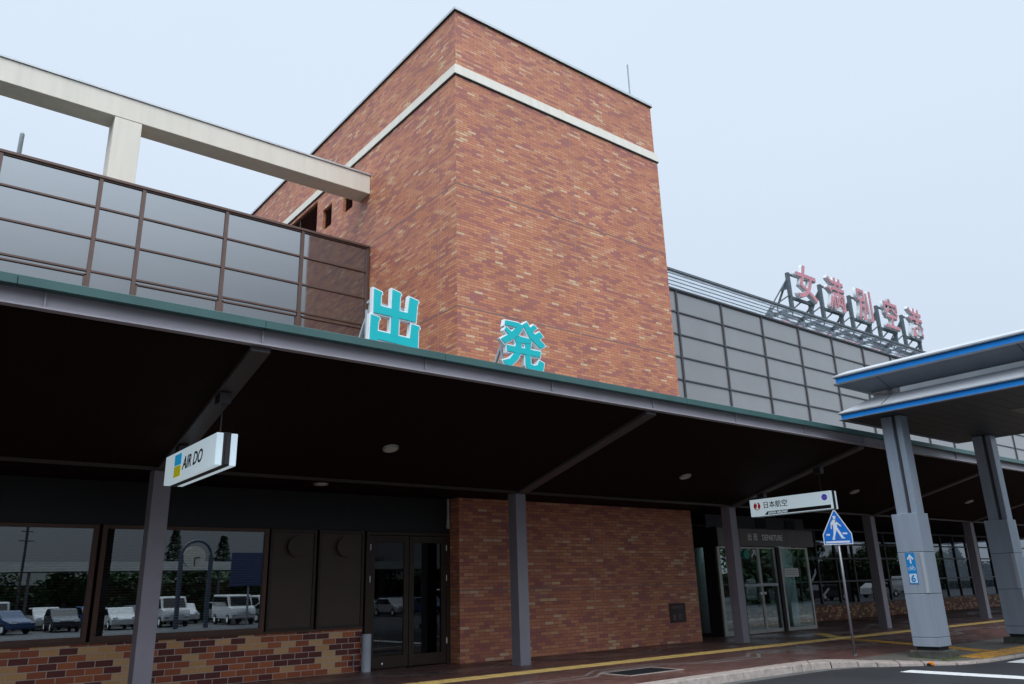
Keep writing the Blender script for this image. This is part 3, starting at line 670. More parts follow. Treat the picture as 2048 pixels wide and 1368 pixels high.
# post-like grey pipe
t3 = thing('pipe_bollard', 'light grey capped pipe standing at the end of the brick plinth', 'bollard', (9.04, 16.94, 0))
mb = MB(); mb.cyl((9.05, 16.92, 0), (9.05, 16.92, .76), .105, 28); mb.build('pipe', M['vinyl'], t3, smooth=False)
mb = MB(); mb.cyl((9.05, 16.92, .76), (9.05, 16.92, .785), .11, 28, .10); mb.build('cap', M['vinyl'], t3)
t3 = thing('wall_tap', 'small metal tap on the brick plinth left of the grey pipe', 'tap', (8.75, 17.03, .2))
mb = MB(); mb.cyl((8.78, 17.08, .32), (8.78, 16.98, .32), .02, 10); mb.cyl((8.78, 17.0, .1), (8.78, 17.0, .34), .014, 10); mb.build('body', M['pole'], t3)
mb = MB(); mb.bar((8.73, 16.99, .355), (8.83, 16.99, .355), .018); mb.build('tap_handle', M['pole'], t3)

# ------------------------------------------------------------------ far ground-floor front and entrance lobby
YF = 20.4
t = thing('ground_floor_front', 'ground floor front of dark glazing on a small tile plinth beyond the lobby', 'shop front', (40, YF, 0))
mb = MB(); mb.box(27.0, X1, YF, YF+.25, .0, .62); mb.build('tile_plinth', M['farbrick'], t)
xs = [XT2+.05, 21.5]+[27.2+1.52*k for k in range(22)]
mb = MB()
for x in xs: mb.box(x-.04, x+.04, YF-.04, YF+.1, .62, 3.9)
for a, b in zip(xs, xs[1:]):
    for z in (.66, 1.62, 2.62, 3.25, 3.86): mb.box(a+.04, b-.04, YF-.03, YF+.09, z-.035, z+.035)
gf = mb.build('window_frame', M['dgrey'], t)
for a, b in zip(xs, xs[1:]):
    mb = MB(); mb.box(a+.04, b-.04, YF+.02, YF+.028, .66, 3.86); mb.build('pane', M['farpane'], gf)
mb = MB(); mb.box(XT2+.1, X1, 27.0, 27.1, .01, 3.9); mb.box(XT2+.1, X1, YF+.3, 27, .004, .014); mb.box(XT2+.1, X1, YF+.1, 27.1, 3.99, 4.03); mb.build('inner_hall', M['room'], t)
for (x, y, z, x2, y2, z2) in [(37.0, 22.4, 3.5, 37.6, 22.4, 3.5), (41.0, 22.8, 3.5, 41.6, 22.8, 3.5), (51, 22.5, 3.5, 51.5, 22.5, 3.5), (55.5, 22.5, 3.4, 56, 22.5, 3.4), (35.2, 22.1, 1.5, 36.1, 22.1, 2.35), (35.6, 22.0, 2.1, 36.4, 22.0, 3.0), (36.2, 22.2, .9, 36.9, 22.2, 1.3)]:
    mb = MB(); mb.bar((x, y, z), (x2, y2, z2), .06); mb.build('tube_lamp', M['lampw'], t)

VX0, VX1, VY = 21.95, 27.3, 17.1
t = thing('entrance_lobby', 'glazed entrance lobby with automatic sliding doors under a DEPARTURE header', 'entrance', (24.5, VY, 0))
mb = MB(); mb.box(VX0, 27.62, VY-.12, VY+.02, 2.86, 3.44)
hd = mb.build('header_panel', M['header'], t, bevel=.004)
mb = MB(); mb.box(VX0-.03, VX0-.002, VY-.15, YF-.05, 2.83, 3.46); mb.build('side_header', M['gap'], t)
mb = MB()
for x in (23.2, 25.9): mb = MB(); mb.box(x-.005, x+.005, VY-.123, VY-.11, 2.86, 3.44); mb.build('panel_joint', M['dark'], hd)
mb = MB(); mb.box(VX0, 27.62, VY+.03, YF-.05, 3.3, 3.42); mb.build('lobby_roof', M['header'], t)
mb = MB(); mb.box(VX0-.1, 27.62, VY+.2, VY+.26, 3.44, 3.9); mb.build('upper_panel', M['dgrey'], t)
mb = MB()
for x in (23.1, 24.9, 26.7): mb = MB(); mb.box(x-.3, x+.3, VY+.17, VY+.2, 3.52, 3.82); mb.build('vent_grille', M['gap'], t)
text('lettering', '出 発', .27, (23.60, VY-.124, 3.06), (1, 0, 0), (0, -1, 0), M['silver'], hd, .002, xs=.95)
text('lettering', 'DEPARTURE', .27, (24.44, VY-.124, 3.065), (1, 0, 0), (0, -1, 0), M['silver'], hd, .005, xs=.82)
def leaf(name, x0, x1, y, z1=2.84, fr=.07, pane='vestpane', fm='doorframe', bot=.12):
    mb = MB(); mb.box(x0, x0+fr, y, y+.06, .02, z1); mb.box(x1-fr, x1, y, y+.06, .02, z1); mb.box(x0+fr, x1-fr, y, y+.06, z1-.06, z1); mb.box(x0+fr, x1-fr, y, y+.06, .02, .02+bot)
    d = mb.build(name, M[fm], t, bevel=.004)
    mb = MB(); mb.box(x0+fr, x1-fr, y+.026, y+.034, .02+bot, z1-.06); mb.build('pane', M[pane], d); return d
l1 = leaf('side_screen', VX0+.02, 23.12, VY-.05, fr=.14, bot=.14)
d1 = leaf('sliding_door', 23.34, 24.38, VY+.06, fr=.05); d2 = leaf('sliding_door', 24.39, 25.36, VY+.06, fr=.05)
l2 = leaf('side_screen', 25.52, 27.3, VY-.02, fr=.10, bot=.12)
for a, b in ((23.14, 23.3), (25.38, 25.5)): mb = MB(); mb.box(a, b, VY-.0, VY+.3, 0.02, 2.85); mb.build('door_post', M['gap'], t)
mb = MB(); mb.box(VX0-.01, VX0+.03, VY+.02, VY+.5, .01, 2.83); mb.box(VX0-.01, VX0+.03, 18.9, 19.1, .01, 2.83); mb.box(VX0-.01, VX0+.03, VY+.5, 20.3, .01, .12); mb.build('side_frame', M['gap'], t)
mb = MB(); mb.box(VX0+.005, VX0+.012, VY+.5, 18.9, .12, 2.83); mb.build('side_pane', M['vestpane'], t)
for (a, b) in ((22.52, 18.15), (26.5, 17.55)):
    mb = MB(); mb.cyl((a, b, .01), (a, b, 3.3), .27, 40); mb.build('round_column', M['whitecol'], t, smooth=True)
for a in (22.4, 24.2, 26.2):  # added glowing panels that brighten the white columns, not known fittings
    mb = MB(); mb.box(a, a+.9, 17.35, 18.1, 3.27, 3.298); mb.build('added_fill_panel', M['lobbyfill'], t)
mb = MB(); mb.cyl((22.15, 17.75, .1), (22.15, 17.75, 1.7), .018, 10); mb.build('handrail', M['silver'], t)
mb = MB(); mb.box(25.70, 26.55, VY-.026, VY-.022, 1.82, 2.12); n_ = mb.build('paper_notice', M['paper'], t)
mb = MB(); 
for zz in (2.04, 1.97, 1.90): mb.box(25.76, 26.45, VY-.0285, VY-.027, zz-.006, zz+.006)
mb.build('printed_lines', M['black'], n_)
mb = MB(); mb.box(22.9, 23.0, VY-.058, VY-.054, 1.75, 2.2); mb.build('paper_notice', M['paper'], t)
mb = MB(); mb.box(23.4, 25.3, VY+.045, VY+.052, 1.53, 1.62); mb.build('door_warning_strip', M['vinyl'], t)
for a, d in ((24.2, d1), (24.42, d2)): mb = MB(); mb.box(a, a+.14, VY+.04, VY+.045, 1.26, 1.34); mb.build('door_sticker', M['paper'], d)
mb = MB(); mb.cyl((23.66, VY+.02, 2.58), (23.66, VY+.028, 2.58), .15, 28); ds = mb.build('green_door_sticker', mat('green_sticker', (.02, .30, .22), .5, 0, .1), t)
mb = MB(); mb.bar((23.92, VY+.025, 2.50), (24.12, VY+.025, 2.70), .01, .05); mb.bar((23.98, VY+.023, 2.72), (24.16, VY+.023, 2.72), .01, .05); mb.bar((24.14, VY+.022, 2.56), (24.14, VY+.022, 2.74), .05, .01); mb.build('white_arrow', M['paper'], t)

# ------------------------------------------------------------------ hanging light-box signs
def hanging(x, label):
    t = thing('hanging_sign', label, 'sign', (x+.15, 12.95, 3.48))
    y0, y1, z0, z1 = 11.66, 14.24, 3.48, 3.96
    for a, b in ((x, x+.10), (x+.21, x+.31)):
        s_ = 1 if a == x else -1
        mb = MB(); mb.hexa([(a, y0, z0), (b, y0, z0), (b, y1, z0), (a, y1, z0)], [(a, y0, z1), (b, y0, z1), (b, y1, z1), (a, y1, z1)])
        mb.build('lit_panel', M['signlit'], t, bevel=.006)
    mb = MB(); mb.box(x+.102, x+.208, y0-.012, y1+.012, z0-.005, z1+.01); mb.box(x+.13, x+.18, y0-.03, y0-.012, z0+.01, z1-.01); mb.build('frame', M['signdark'], t, bevel=.004)
    for y in (12.0, 13.9):
        mb = MB(); mb.cyl((x+.155, y, z1), (x+.155, y, zc(y)-.12), .012, 8); mb.box(x+.07, x+.24, y-.11, y+.11, zc(y)-.22, zc(y)-.06); mb.build('hanger', M['signdark'], t)
    return t
def face_text(name, body, size, y, z, mt, t, x, **k):   # lettering on the face looking toward -X, reading toward -Y
    return text(name, body, size, (x, y, z), (0, -1, 0), (-1, 0, 0), mt, t, **k)
t = hanging(3.70, 'lit hanging sign with AIR DO lettering and blue and yellow squares')
x = 3.70
mb = MB(); mb.box(x-.008, x-.001, 13.33, 13.68, 3.725, 3.905); mb.build('blue_square', M['skyblue'], t)
mb = MB(); mb.box(x-.008, x-.001, 13.33, 13.68, 3.535, 3.715); mb.build('yellow_square', M['yel'], t)
face_text('lettering', 'AIR DO', .285, 13.24, 3.62, M['black'], t, x-.003, offset=.004, xs=1.02, shear=.25)
x = 3.7+2*SX+.01
t = hanging(x, 'lit hanging sign with a red crane emblem and four black characters')
cy, cz = 14.0, 3.765
mb = MB(); mb.cyl((x-.001, cy, cz), (x-.006, cy, cz), .115, 36); em = mb.build('emblem', M['redv'], t)
mb = MB()
pts = [(-.012, -.05), (.012, -.05), (.02, .0), (.035, .035), (.018, .075), (-.012, .08), (-.045, .06), (-.012, .065), (.008, .055), (.012, .035), (-.004, .0)]
mb.prism([(a*1.35, b*1.35) for a, b in pts], (x, cy, cz), (0, -1, 0), (0, 0, 1), (-1, 0, 0), .006, .009)
mb.prism([(-.05, -.088), (.05, -.088), (.05, -.058), (-.05, -.058)], (x, cy, cz), (0, -1, 0), (0, 0, 1), (-1, 0, 0), .0062, .0092)
mb.prism([(-.03, .055), (.03, .055), (.022, .12), (-.022, .12)], (x, cy, cz), (0, -1, 0), (0, 0, 1), (-1, 0, 0), .0064, .0088)
mb.build('crane_mark', M['signlit'], em)
face_text('lettering', '日本航空', .205, 13.80, 3.70, M['black'], t, x-.003, offset=.0015, xs=1.0)
mb = MB(); mb.prism([(0, 0), (2.09, 0), (2.09, .095), (.10, .095)], (x, 13.77, 3.495), (0, -1, 0), (0, 0, 1), (-1, 0, 0), .001, .006); st = mb.build('dark_stripe', M['signdark'], t)
face_text('lettering', 'JAPAN AIRLINES', .09, 13.65, 3.512, M['signlit'], t, x-.007, offset=.002, xs=.98, shear=.3)
mb = MB(); mb.cyl((x-.001, 11.84, 3.80), (x-.006, 11.84, 3.80), .085, 32); mb.build('violet_disc', M['violet'], t)
face_text('lettering', 'oneworld', .038, 11.915, 3.79, M['white'], t, x-.007, offset=.0, xs=.95)

# ------------------------------------------------------------------ 出発 on the canopy
G = {'S1a':[(6.127, 6.7), (6.279, 6.662), (6.286, 6.635), (6.266, 6.612), (6.257, 6.405), (6.805, 6.375), (6.846, 6.686), (7.011, 6.652), (7.029, 6.63), (7.001, 6.59), (6.972, 6.239), (6.125, 6.26)],
'S1b':[(6.492, 6.761), (6.649, 6.726), (6.666, 6.697), (6.644, 6.667), (6.617, 5.891), (6.468, 5.893)],
'S1c':[(6.081, 6.214), (6.23, 6.192), (6.251, 6.166), (6.228, 6.13), (6.209, 5.94), (6.859, 5.911), (6.888, 6.184), (7.041, 6.168), (7.058, 6.142), (7.027, 6.102), (7.015, 5.62), (6.858, 5.62), (6.861, 5.754), (6.204, 5.791), (6.204, 5.62), (6.058, 5.62)],
'H1':[(9.01, 6.664), (9.33, 6.668), (9.42, 6.641), (9.458, 6.605), (9.32, 6.399), (8.981, 6.186), (8.889, 6.27), (9.115, 6.415), (9.195, 6.493), (9.275, 6.567), (8.989, 6.572)],
'H2':[(9.018, 6.535), (9.198, 6.43), (9.119, 6.363), (8.981, 6.464)],
'H3':[(9.442, 6.656), (9.547, 6.726), (9.719, 6.523), (10.012, 6.31), (9.886, 6.224), (9.607, 6.407)],
'H4':[(9.594, 6.592), (9.727, 6.699), (9.811, 6.653), (9.671, 6.532)],
'H5':[(9.744, 6.495), (9.877, 6.578), (9.965, 6.498), (9.813, 6.384)],
'H6':[(9.227, 6.329), (9.32, 6.399), (9.659, 6.379), (9.641, 6.295), (9.262, 6.251)],
'H7':[(9.031, 6.165), (9.888, 6.164), (9.868, 6.043), (9.039, 6.046)],
'H8':[(9.276, 6.275), (9.405, 6.276), (9.384, 6.082), (9.301, 5.922), (9.117, 5.753), (8.992, 5.754), (8.933, 5.843), (9.097, 5.9), (9.216, 6.033)],
'H9':[(9.496, 6.281), (9.641, 6.284), (9.618, 6.078), (9.621, 5.867), (9.713, 5.849), (9.793, 5.872), (9.851, 5.977), (9.969, 5.931), (9.935, 5.788), (9.866, 5.735), (9.68, 5.729), (9.551, 5.752), (9.49, 5.826)]}
def area(p): return sum(p[i][0]*p[(i+1) % len(p)][1]-p[(i+1) % len(p)][0]*p[i][1] for i in range(len(p)))/2
def grow(p, d):
    if area(p) < 0: p = p[::-1]
    r = []; n = len(p)
    for i in range(n):
        a, b, c = Vector(p[i-1]), Vector(p[i]), Vector(p[(i+1) % n])
        e1 = (b-a).normalized(); e2 = (c-b).normalized(); n1 = Vector((e1.y, -e1.x)); n2 = Vector((e2.y, -e2.x))
        k = n1+n2; k = k/max(.35, k.dot(n1)) if k.length > 1e-4 else n1
        q = b+k*d; r.append((q.x, q.y))
    return r
for pre, label, rod in (('S', 'turquoise white edged character 出 standing behind the gutter before the tower corner', (6.0, 5.9)), ('H', 'turquoise white edged character 発 standing behind the gutter in front of the brick tower', (9.05, 5.9))):
    keys = [k for k in G if k[0] == pre]
    mx_ = sum(p[0] for k in keys for p in G[k])/sum(len(G[k]) for k in keys)
    t = thing('canopy_letter', label, 'sign letter', (mx_, 11.55, 5.35), 'turquoise characters on the canopy')
    mb = MB(); mf = MB()
    for i, k in enumerate(keys):
        mb.prism(grow(G[k], .026), (0, 11.5, 0), (1, 0, 0), (0, 0, 1), (0, 1, 0), .004+.0011*i, .095+.0011*i)
        mf.prism(grow(G[k], .0), (0, 11.5, 0), (1, 0, 0), (0, 0, 1), (0, 1, 0), -.012+.0011*i, .003+.0011*i)
    mb.build('letter_body', M['white'], t); mf.build('letter_face', M['teal'], t)
    mb = MB(); x0, x1 = (6.1, 7.0) if pre == 'S' else (9.05, 9.8)
    for xx in (x0, x1): mb.bar((xx, 11.68, 5.2), (xx, 11.68, 6.35), .05); mb.bar((xx, 11.7, 6.2), (xx-.03, 12.5, 5.0), .05)
    mb.bar((x0, 11.68, 6.5 if pre == 'S' else 6.1), (x1, 11.68, 6.5 if pre == 'S' else 6.1), .045); mb.bar((x0, 11.68, 5.45), (x1, 11.68, 5.45), .05)
    if pre == 'S': mb.bar((x0+.05, 11.68, 6.25), (x0+.05, 11.68, 6.55), .04); mb.bar((x1-.05, 11.68, 6.25), (x1-.05, 11.68, 6.55), .04)
    mb.build('support_frame', M['vinyl'], t)

# ------------------------------------------------------------------ two-tier blue canopy over the crosswalk
CX0, CX1, CY0, CY1 = 18.36, 24.86, -7.0, 10.12
t = thing('crosswalk_canopy', 'two tier silver canopy with bright blue edges on clad columns over the crosswalk', 'canopy', (21.6, 9.2, 0))
def ring(mb, x0, x1, y0, y1, z0, z1, th=.05):
    mb.box(x0, x0+th, y0, y1, z0, z1); mb.box(x1-th, x1, y0, y1, z0, z1); mb.box(x0+th, x1-th, y1-th, y1, z0, z1); mb.box(x0+th, x1-th, y0, y0+th, z0, z1)
for nm, zb, zt in (('lower_edge', 5.41, 5.57), ('upper_edge', 6.33, 6.50)):
    mb = MB(); ring(mb, CX0+.05, CX1-.05, CY0+.05, CY1-.05, zb+.015, zt-.015, .04); be = mb.build(nm, M['blue'], t)
    mb = MB(); ring(mb, CX0-.0, CX1, CY0, CY1, zt-.014, zt+.004, .14); ring(mb, CX0+.0, CX1, CY0, CY1, zb-.004, zb+.013, .14); mb.build('edge_flange', M['alumd'], be)
mb = MB()
for i in range(48):
    y = CY0+.16+(CY1-CY0-.32)*i/48; mb.box(CX0+.14, CX1-.14, y, y+(CY1-CY0-.32)/48-.012, 5.42, 5.44)
mb.build('boarded_soffit', M['bceil'], t)
mb = MB(); mb.box(CX0+.14, CX1-.14, CY0+.14, CY1-.14, 5.45, 5.47); mb.build('soffit_backing', M['gap'], t)
mb = MB(); mb.box(20.9, 22.3, 2.5, 7.2, 5.405, 5.419); mb.build('soffit_hatch', mat('warm_grey_panel', (.17, .15, .12), .5, 0, .05), t)
I = .62
def slope(mb, z0, z1, th=.02, d0=.0, d1=I):
    o = [(CX0+d0, CY0+d0), (CX1-d0, CY0+d0), (CX1-d0, CY1-d0), (CX0+d0, CY1-d0)]; i = [(CX0+d1, CY0+d1), (CX1-d1, CY0+d1), (CX1-d1, CY1-d1), (CX0+d1, CY1-d1)]
    for k in range(4):
        a, b, c, d = o[k], o[(k+1) % 4], i[(k+1) % 4], i[k]
        mb.hexa([(*a, z0), (*b, z0), (*c, z1), (*d, z1)], [(*a, z0+th), (*b, z0+th), (*c, z1+th), (*d, z1+th)])
mb = MB(); slope(mb, 5.578, 5.92); lr = mb.build('lower_roof', M['alumroof'], t)
mb = MB(); slope(mb, 6.30, 6.07, .02); mb.build('upper_soffit', M['alumd'], t)
mb = MB(); slope(mb, 6.508, 6.62, .03, 0, .25); mb.box(CX0+.25, CX1-.25, CY0+.25, CY1-.25, 6.62, 6.65); mb.build('upper_roof', M['alumroof'], t)
def seam(mb, z0, z1, ys, off, d1=I):
    for y in ys: mb.hexa([(CX0, y-.008, z0-off), (CX0+d1, y-.008, z1-off), (CX0+d1, y+.008, z1-off), (CX0, y+.008, z0-off)], [(CX0, y-.008, z0+.005-off), (CX0+d1, y-.008, z1+.005-off), (CX0+d1, y+.008, z1+.005-off), (CX0, y+.008, z0+.005-off)])
YS = [9.0, 5.9, 2.8, -.3, -3.4]
for yy in YS:
    mb = MB(); seam(mb, 5.602, 5.944, [yy], 0); mb.build('roof_seam', M['dark'], lr)
    mb = MB(); seam(mb, 6.30, 6.07, [yy], .006); mb.build('soffit_seam', M['dark'], t)
mb = MB(); gx0, gx1, gy0, gy1 = CX0+I+.02, CX1-I-.02, CY0+I+.02, CY1-I-.02; ring(mb, gx0, gx1, gy0, gy1, 5.93, 6.10, .012); mb.build('clerestory_glass', M['clear'], t)
for y in YS:
    for xx in (gx0, gx1): mb = MB(); mb.box(xx-.01, xx+.02, y-.015, y+.015, 5.93, 6.10); mb.build('glazing_joint', M['alumd'], t)
def bcol(x, y):
    mb = MB(); mb.box(x, x+.57, y, y+.59, .16, .35); mb.box(x, x+.57, y, y+.59, .36, 1.28); mb.box(x, x+.57, y, y+.59, 1.29, 2.2); mb.box(x, x+.57, y, y+.59, 2.21, 3.08)
    c = mb.build('clad_column', M['alum'], t, bevel=.006)
    mb = MB(); mb.box(x+.008, x+.562, y+.008, y+.582, .15, 3.06); mb.build('shadow_joint', M['gap'], c)
    mb = MB(); mb.box(x-.014, x-.001, y+.01, y+.07, 1.30, 2.19); mb.build('cover_strip', M['alumroof'], c)
    mb = MB(); px, py = x+.10, y+.02
    mb.box(px, px+.36, py, py+.13, 3.08, 5.405); mb.box(px, px+.36, py+.22, py+.48, 3.08, 5.405); mb.build('steel_post', M['alum'], c, bevel=.006)
    mb = MB(); mb.box(px+.05, px+.31, py+.13, py+.22, 3.08, 5.405); mb.build('post_web', M['dgrey'], c)
    mb = MB(); mb.hexa([(x-.09, y-.10, -.12), (x+.66, y-.10, -.12), (x+.66, y+.69, -.12), (x-.09, y+.69, -.12)], [(x-.07, y-.08, .08), (x+.64, y-.08, .08), (x+.64, y+.67, .08), (x-.07, y+.67, .08)]); mb.build('footing', M['concrete'], c, bevel=.02)
    mb = MB(); mb.box(x+.05, x+.52, y+.05, y+.54, .08, .16); mb.build('base_gap', M['gap'], c)
    return c
for (x, y) in ((18.9, 8.9), (23.98, 8.9), (18.9, -4.5), (23.98, -4.5)): bcol(x, y)

# route sticker on the nearest clad column
t = thing('route_sticker', 'blue sticker with an arrow, a bicycle and number 6 on the clad column', 'sticker', (18.893, 9.2, 1.6))
x = 18.893; yc_, zt = 9.215, 2.19
mb = MB(); mb.box(x, x+.006, yc_-.105, yc_+.105, 1.50, zt); mb.build('blue_ground', M['stblue'], t)
o_ = (x, yc_, 0); U = (0, -1, 0); V = (0, 0, 1); Nn = (-1, 0, 0)
mb = MB(); mb.prism([(-.018, 1.95), (.018, 1.95), (.018, 2.12), (-.018, 2.12)], o_, U, V, Nn, .001, .003)
mb.prism([(-.08, 2.055), (-.055, 2.03), (0, 2.10), (.055, 2.03), (.08, 2.055), (0, 2.165)], o_, U, V, Nn, .0013, .0033); mb.build('arrow', M['signw'], t)
mb = MB()
def ringp(mb, cx, cz, r, w, n=16):
    for i in range(n):
        a, b = 2*math.pi*i/n, 2*math.pi*(i+1)/n
        mb.prism([(cx+r*math.cos(a), cz+r*math.sin(a)), (cx+(r-w)*math.cos(a), cz+(r-w)*math.sin(a)), (cx+(r-w)*math.cos(b), cz+(r-w)*math.sin(b)), (cx+r*math.cos(b), cz+r*math.sin(b))], o_, U, V, Nn, .001, .003)
ringp(mb, -.045, 1.835, .036, .009); ringp(mb, .045, 1.835, .036, .009)
for a, b in (((-.045, 1.835), (-.015, 1.88)), ((-.015, 1.88), (.035, 1.88)), ((.045, 1.835), (.03, 1.91)), ((-.015, 1.88), (.0, 1.835)), ((0, 1.835), (.035, 1.88)), ((.03, 1.91), (.045, 1.915)), ((-.03, 1.9), (-.005, 1.9)), ((-.045, 1.835), (0, 1.835))):
    d = Vector((b[0]-a[0], b[1]-a[1])).normalized(); nn = Vector((-d.y, d.x))*.004
    mb.prism([(a[0]-nn.x, a[1]-nn.y), (b[0]-nn.x, b[1]-nn.y), (b[0]+nn.x, b[1]+nn.y), (a[0]+nn.x, a[1]+nn.y)], o_, U, V, Nn, .0015, .0035)
mb.build('bicycle_symbol', M['signw'], t)
mb = MB(); mb.prism([(-.075, 1.525), (.075, 1.525), (.085, 1.54), (.085, 1.71), (.075, 1.725), (-.075, 1.725), (-.085, 1.71), (-.085, 1.54)], o_, U, V, Nn, .001, .003); mb.build('white_square', M['signw'], t)
text('number', '6', .22, (x-.004, yc_+.055, 1.548), U, Nn, M['stblue'], t, .006, .002, 1.0)

# ------------------------------------------------------------------ crosswalk sign
t = thing('crosswalk_sign', 'blue pedestrian crossing sign on a grey pole standing near the kerb', 'road sign', (18.49, 10.7, surf(18.49, 10.7)))
az = R(40); u = Vector((math.sin(az)*.0+math.cos(az), -math.sin(az), 0)); nrm = Vector((-math.sin(az), -math.cos(az), 0))
az = R(52); u = Vector((math.cos(az), -math.sin(az), 0)); nrm = Vector((-math.sin(az), -math.cos(az), 0))
mb = MB(); mb.cyl((18.49, 10.7, surf(18.49, 10.7)-.05), (18.49, 10.7, 3.15), .032, 20); mb.build('pole', M['pole'], t, smooth=True)
mb = MB(); mb.cyl((18.49, 10.7, surf(18.49, 10.7)), (18.49, 10.7, surf(18.49, 10.7)+.02), .05, 20); mb.build('collar', M['pole'], t)
O = Vector((18.49, 10.7, 0))+nrm*.045
W = .335
pent = [(-W, 2.49), (W, 2.47), (W*.97, 2.745), (.03, 3.28), (-.03, 3.28), (-W*1.0, 2.76)]
pent = [(-W, 2.46), (W, 2.46), (W, 2.71), (.025, 3.28), (-.025, 3.28), (-W, 2.71)]
mb = MB(); mb.prism(grow(pent, .0), O, u, (0, 0, 1), nrm, -.01, .004); bk = mb.build('sign_plate', M['signw'], t)
mb = MB(); mb.prism(grow(pent, -.022), O, u, (0, 0, 1), nrm, .0045, .0065); mb.build('blue_field', M['cwblue'], bk)
mb = MB()
P = lambda pts, a=.007, b=.009: mb.prism(pts, O, u, (0, 0, 1), nrm, a, b)
P([(-.29, 2.50), (.27, 2.50), (.26, 2.545), (-.28, 2.545)])
P([(-.25, 2.68), (-.17, 2.68), (-.17, 2.72), (-.25, 2.72)]); P([(.13, 2.70), (.24, 2.70), (.22, 2.74), (.12, 2.74)])
P([(-.02+.032*math.cos(i*math.pi/6), 3.10+.036*math.sin(i*math.pi/6)) for i in range(12)])
P([(-.06, 3.125), (.02, 3.125), (.005, 3.145), (-.045, 3.145)], .0075, .0095)
P([(-.06, 3.055), (0, 3.055), (.035, 2.99), (.12, 2.90), (.10, 2.885), (.02, 2.95), (.02, 2.83), (-.07, 2.83), (-.075, 2.94), (-.10, 2.93), (-.11, 2.83), (-.13, 2.84), (-.12, 2.98)], .008, .010)
P([(-.07, 2.84), (.0, 2.83), (-.03, 2.74), (-.075, 2.60), (-.055, 2.575), (-.12, 2.575), (-.13, 2.59), (-.09, 2.70)], .0085, .0105)
P([(-.03, 2.85), (.03, 2.85), (.09, 2.73), (.14, 2.625), (.175, 2.615), (.165, 2.598), (.09, 2.60), (.03, 2.73)], .009, .011)
mb.build('walking_figure', M['signw'], bk)
mb = MB(); mb.box(18.44, 18.54, 10.65, 10.72, 2.58, 2.62); mb.box(18.44, 18.54, 10.65, 10.72, 3.0, 3.04); mb.build('clamp', M['pole'], t)

# drain grate, kerb reflector, weeds
t = thing('drain_grate', 'dark metal grating let into the red brick pavement near the kerb', 'grate', (12.5, 11.9, 0))
gq = [(11.8, 12.26), (11.67, 11.36), (13.16, 11.48), (13.47, 12.45)]
gq = [(11.72, 11.42), (13.25, 11.42), (13.25, 12.3), (11.72, 12.3)]
mb = MB(); mb.box(11.72, 13.3, 11.42, 11.5, -.01, .008); mb.box(11.72, 13.3, 12.24, 12.32, -.01, .008); mb.box(11.72, 11.8, 11.5, 12.24, -.01, .008); mb.box(13.22, 13.3, 11.5, 12.24, -.01, .008); mb.build('concrete_rim', M['granite'], t)
mb = MB(); mb.box(11.8, 13.22, 11.5, 12.24, -.02, .004); mb.build('pit', M['gap'], t)
mb = MB()
for k in range(35): mb.box(11.81+.04*k, 11.825+.04*k, 11.5, 12.24, .004, .010)
mb.build('grate_bars', M['gap'], t)
t = thing('kerb_reflector', 'small orange reflector fixed to the kerb face near the clad column', 'reflector', (17.9, 8.72, -.1))
mb = MB(); mb.box(17.86, 17.93, 8.62, 8.72, -.13, -.06); mb.build('reflector_block', M['orange'], t, bevel=.012)
mb = MB(); mb.box(17.84, 17.95, 8.66, 8.74, -.138, -.09); mb.build('mount', M['tyre'], t)
mb = MB()
for k in range(260):
    x = random.uniform(18.55, 19.55); y = 8.72-.02*random.random()+random.gauss(0, .05)
    if random.random() < .25: x = 18.72+random.gauss(0, .06); y = random.uniform(8.75, 9.6)
    z = surf(x, max(y, 8.62)); h = random.uniform(.02, .07); a = random.uniform(0, 6.3); dx, dy = math.cos(a)*.006, math.sin(a)*.006
    mb.add([(x-dx, y-dy, z), (x+dx, y+dy, z), (x+random.gauss(0, .02), y+random.gauss(0, .02), z+h)], [(0, 1, 2)])
o = mb.build('grass', M['grass']); tag(o, 'thin tufts of grass growing along the column footing by the kerb', 'grass', kind='stuff')

# ------------------------------------------------------------------ the car park side of the road, seen mirrored in the windows
def make_car(label, colm, van):
    t = thing('parked_car', label, 'car', (0, 0, 0), 'vehicles in the car park across the road')
    if van: prof = [(-2.1, .35), (2.1, .35), (2.15, .8), (2.0, 1.05), (1.45, 1.15), (1.0, 1.85), (-1.95, 1.9), (-2.15, 1.0)]; gl = [(1.33, 1.15), (.95, 1.72), (-1.85, 1.76), (-1.95, 1.15)]
    else: prof = [(-2.2, .3), (2.2, .3), (2.25, .7), (1.2, .95), (.5, 1.42), (-1.2, 1.45), (-2.1, 1.0)]; gl = [(1.02, .96), (.47, 1.34), (-1.1, 1.37), (-1.8, 1.0)]
    mb = MB(); mb.prism(prof, (0, 0, 0), (1, 0, 0), (0, 0, 1), (0, 1, 0), -.82, .82); mb.build('body', colm, t, bevel=.06)
    mb = MB(); mb.prism(gl, (0, 0, 0), (1, 0, 0), (0, 0, 1), (0, 1, 0), -.835, .835)
    if van: mb.hexa([(1.50, -.7, 1.16), (1.50, .7, 1.16), (1.4, .7, 1.16), (1.4, -.7, 1.16)][::-1], [(1.10, -.66, 1.75), (1.10, .66, 1.75), (1.0, .66, 1.75), (1.0, -.66, 1.75)][::-1])
    mb.build('windows', M['carglass'], t)
    for sx in (-1.35, 1.35):
        for sy in (-1, 1):
            mb = MB(); mb.cyl((sx, sy*.70, .32), (sx, sy*.86, .32), .32, 20); w_ = mb.build('wheel', M['tyre'], t)
            mb = MB(); mb.cyl((sx, sy*.861, .32), (sx, sy*.87, .32), .18, 14); mb.build('rim', M['silver'], w_)
    for sy in (-.6, .6):
        mb = MB(); mb.box(2.1, 2.24, sy-.16, sy+.16, .62, .80); mb.build('headlight', M['signw'], t)
    return t
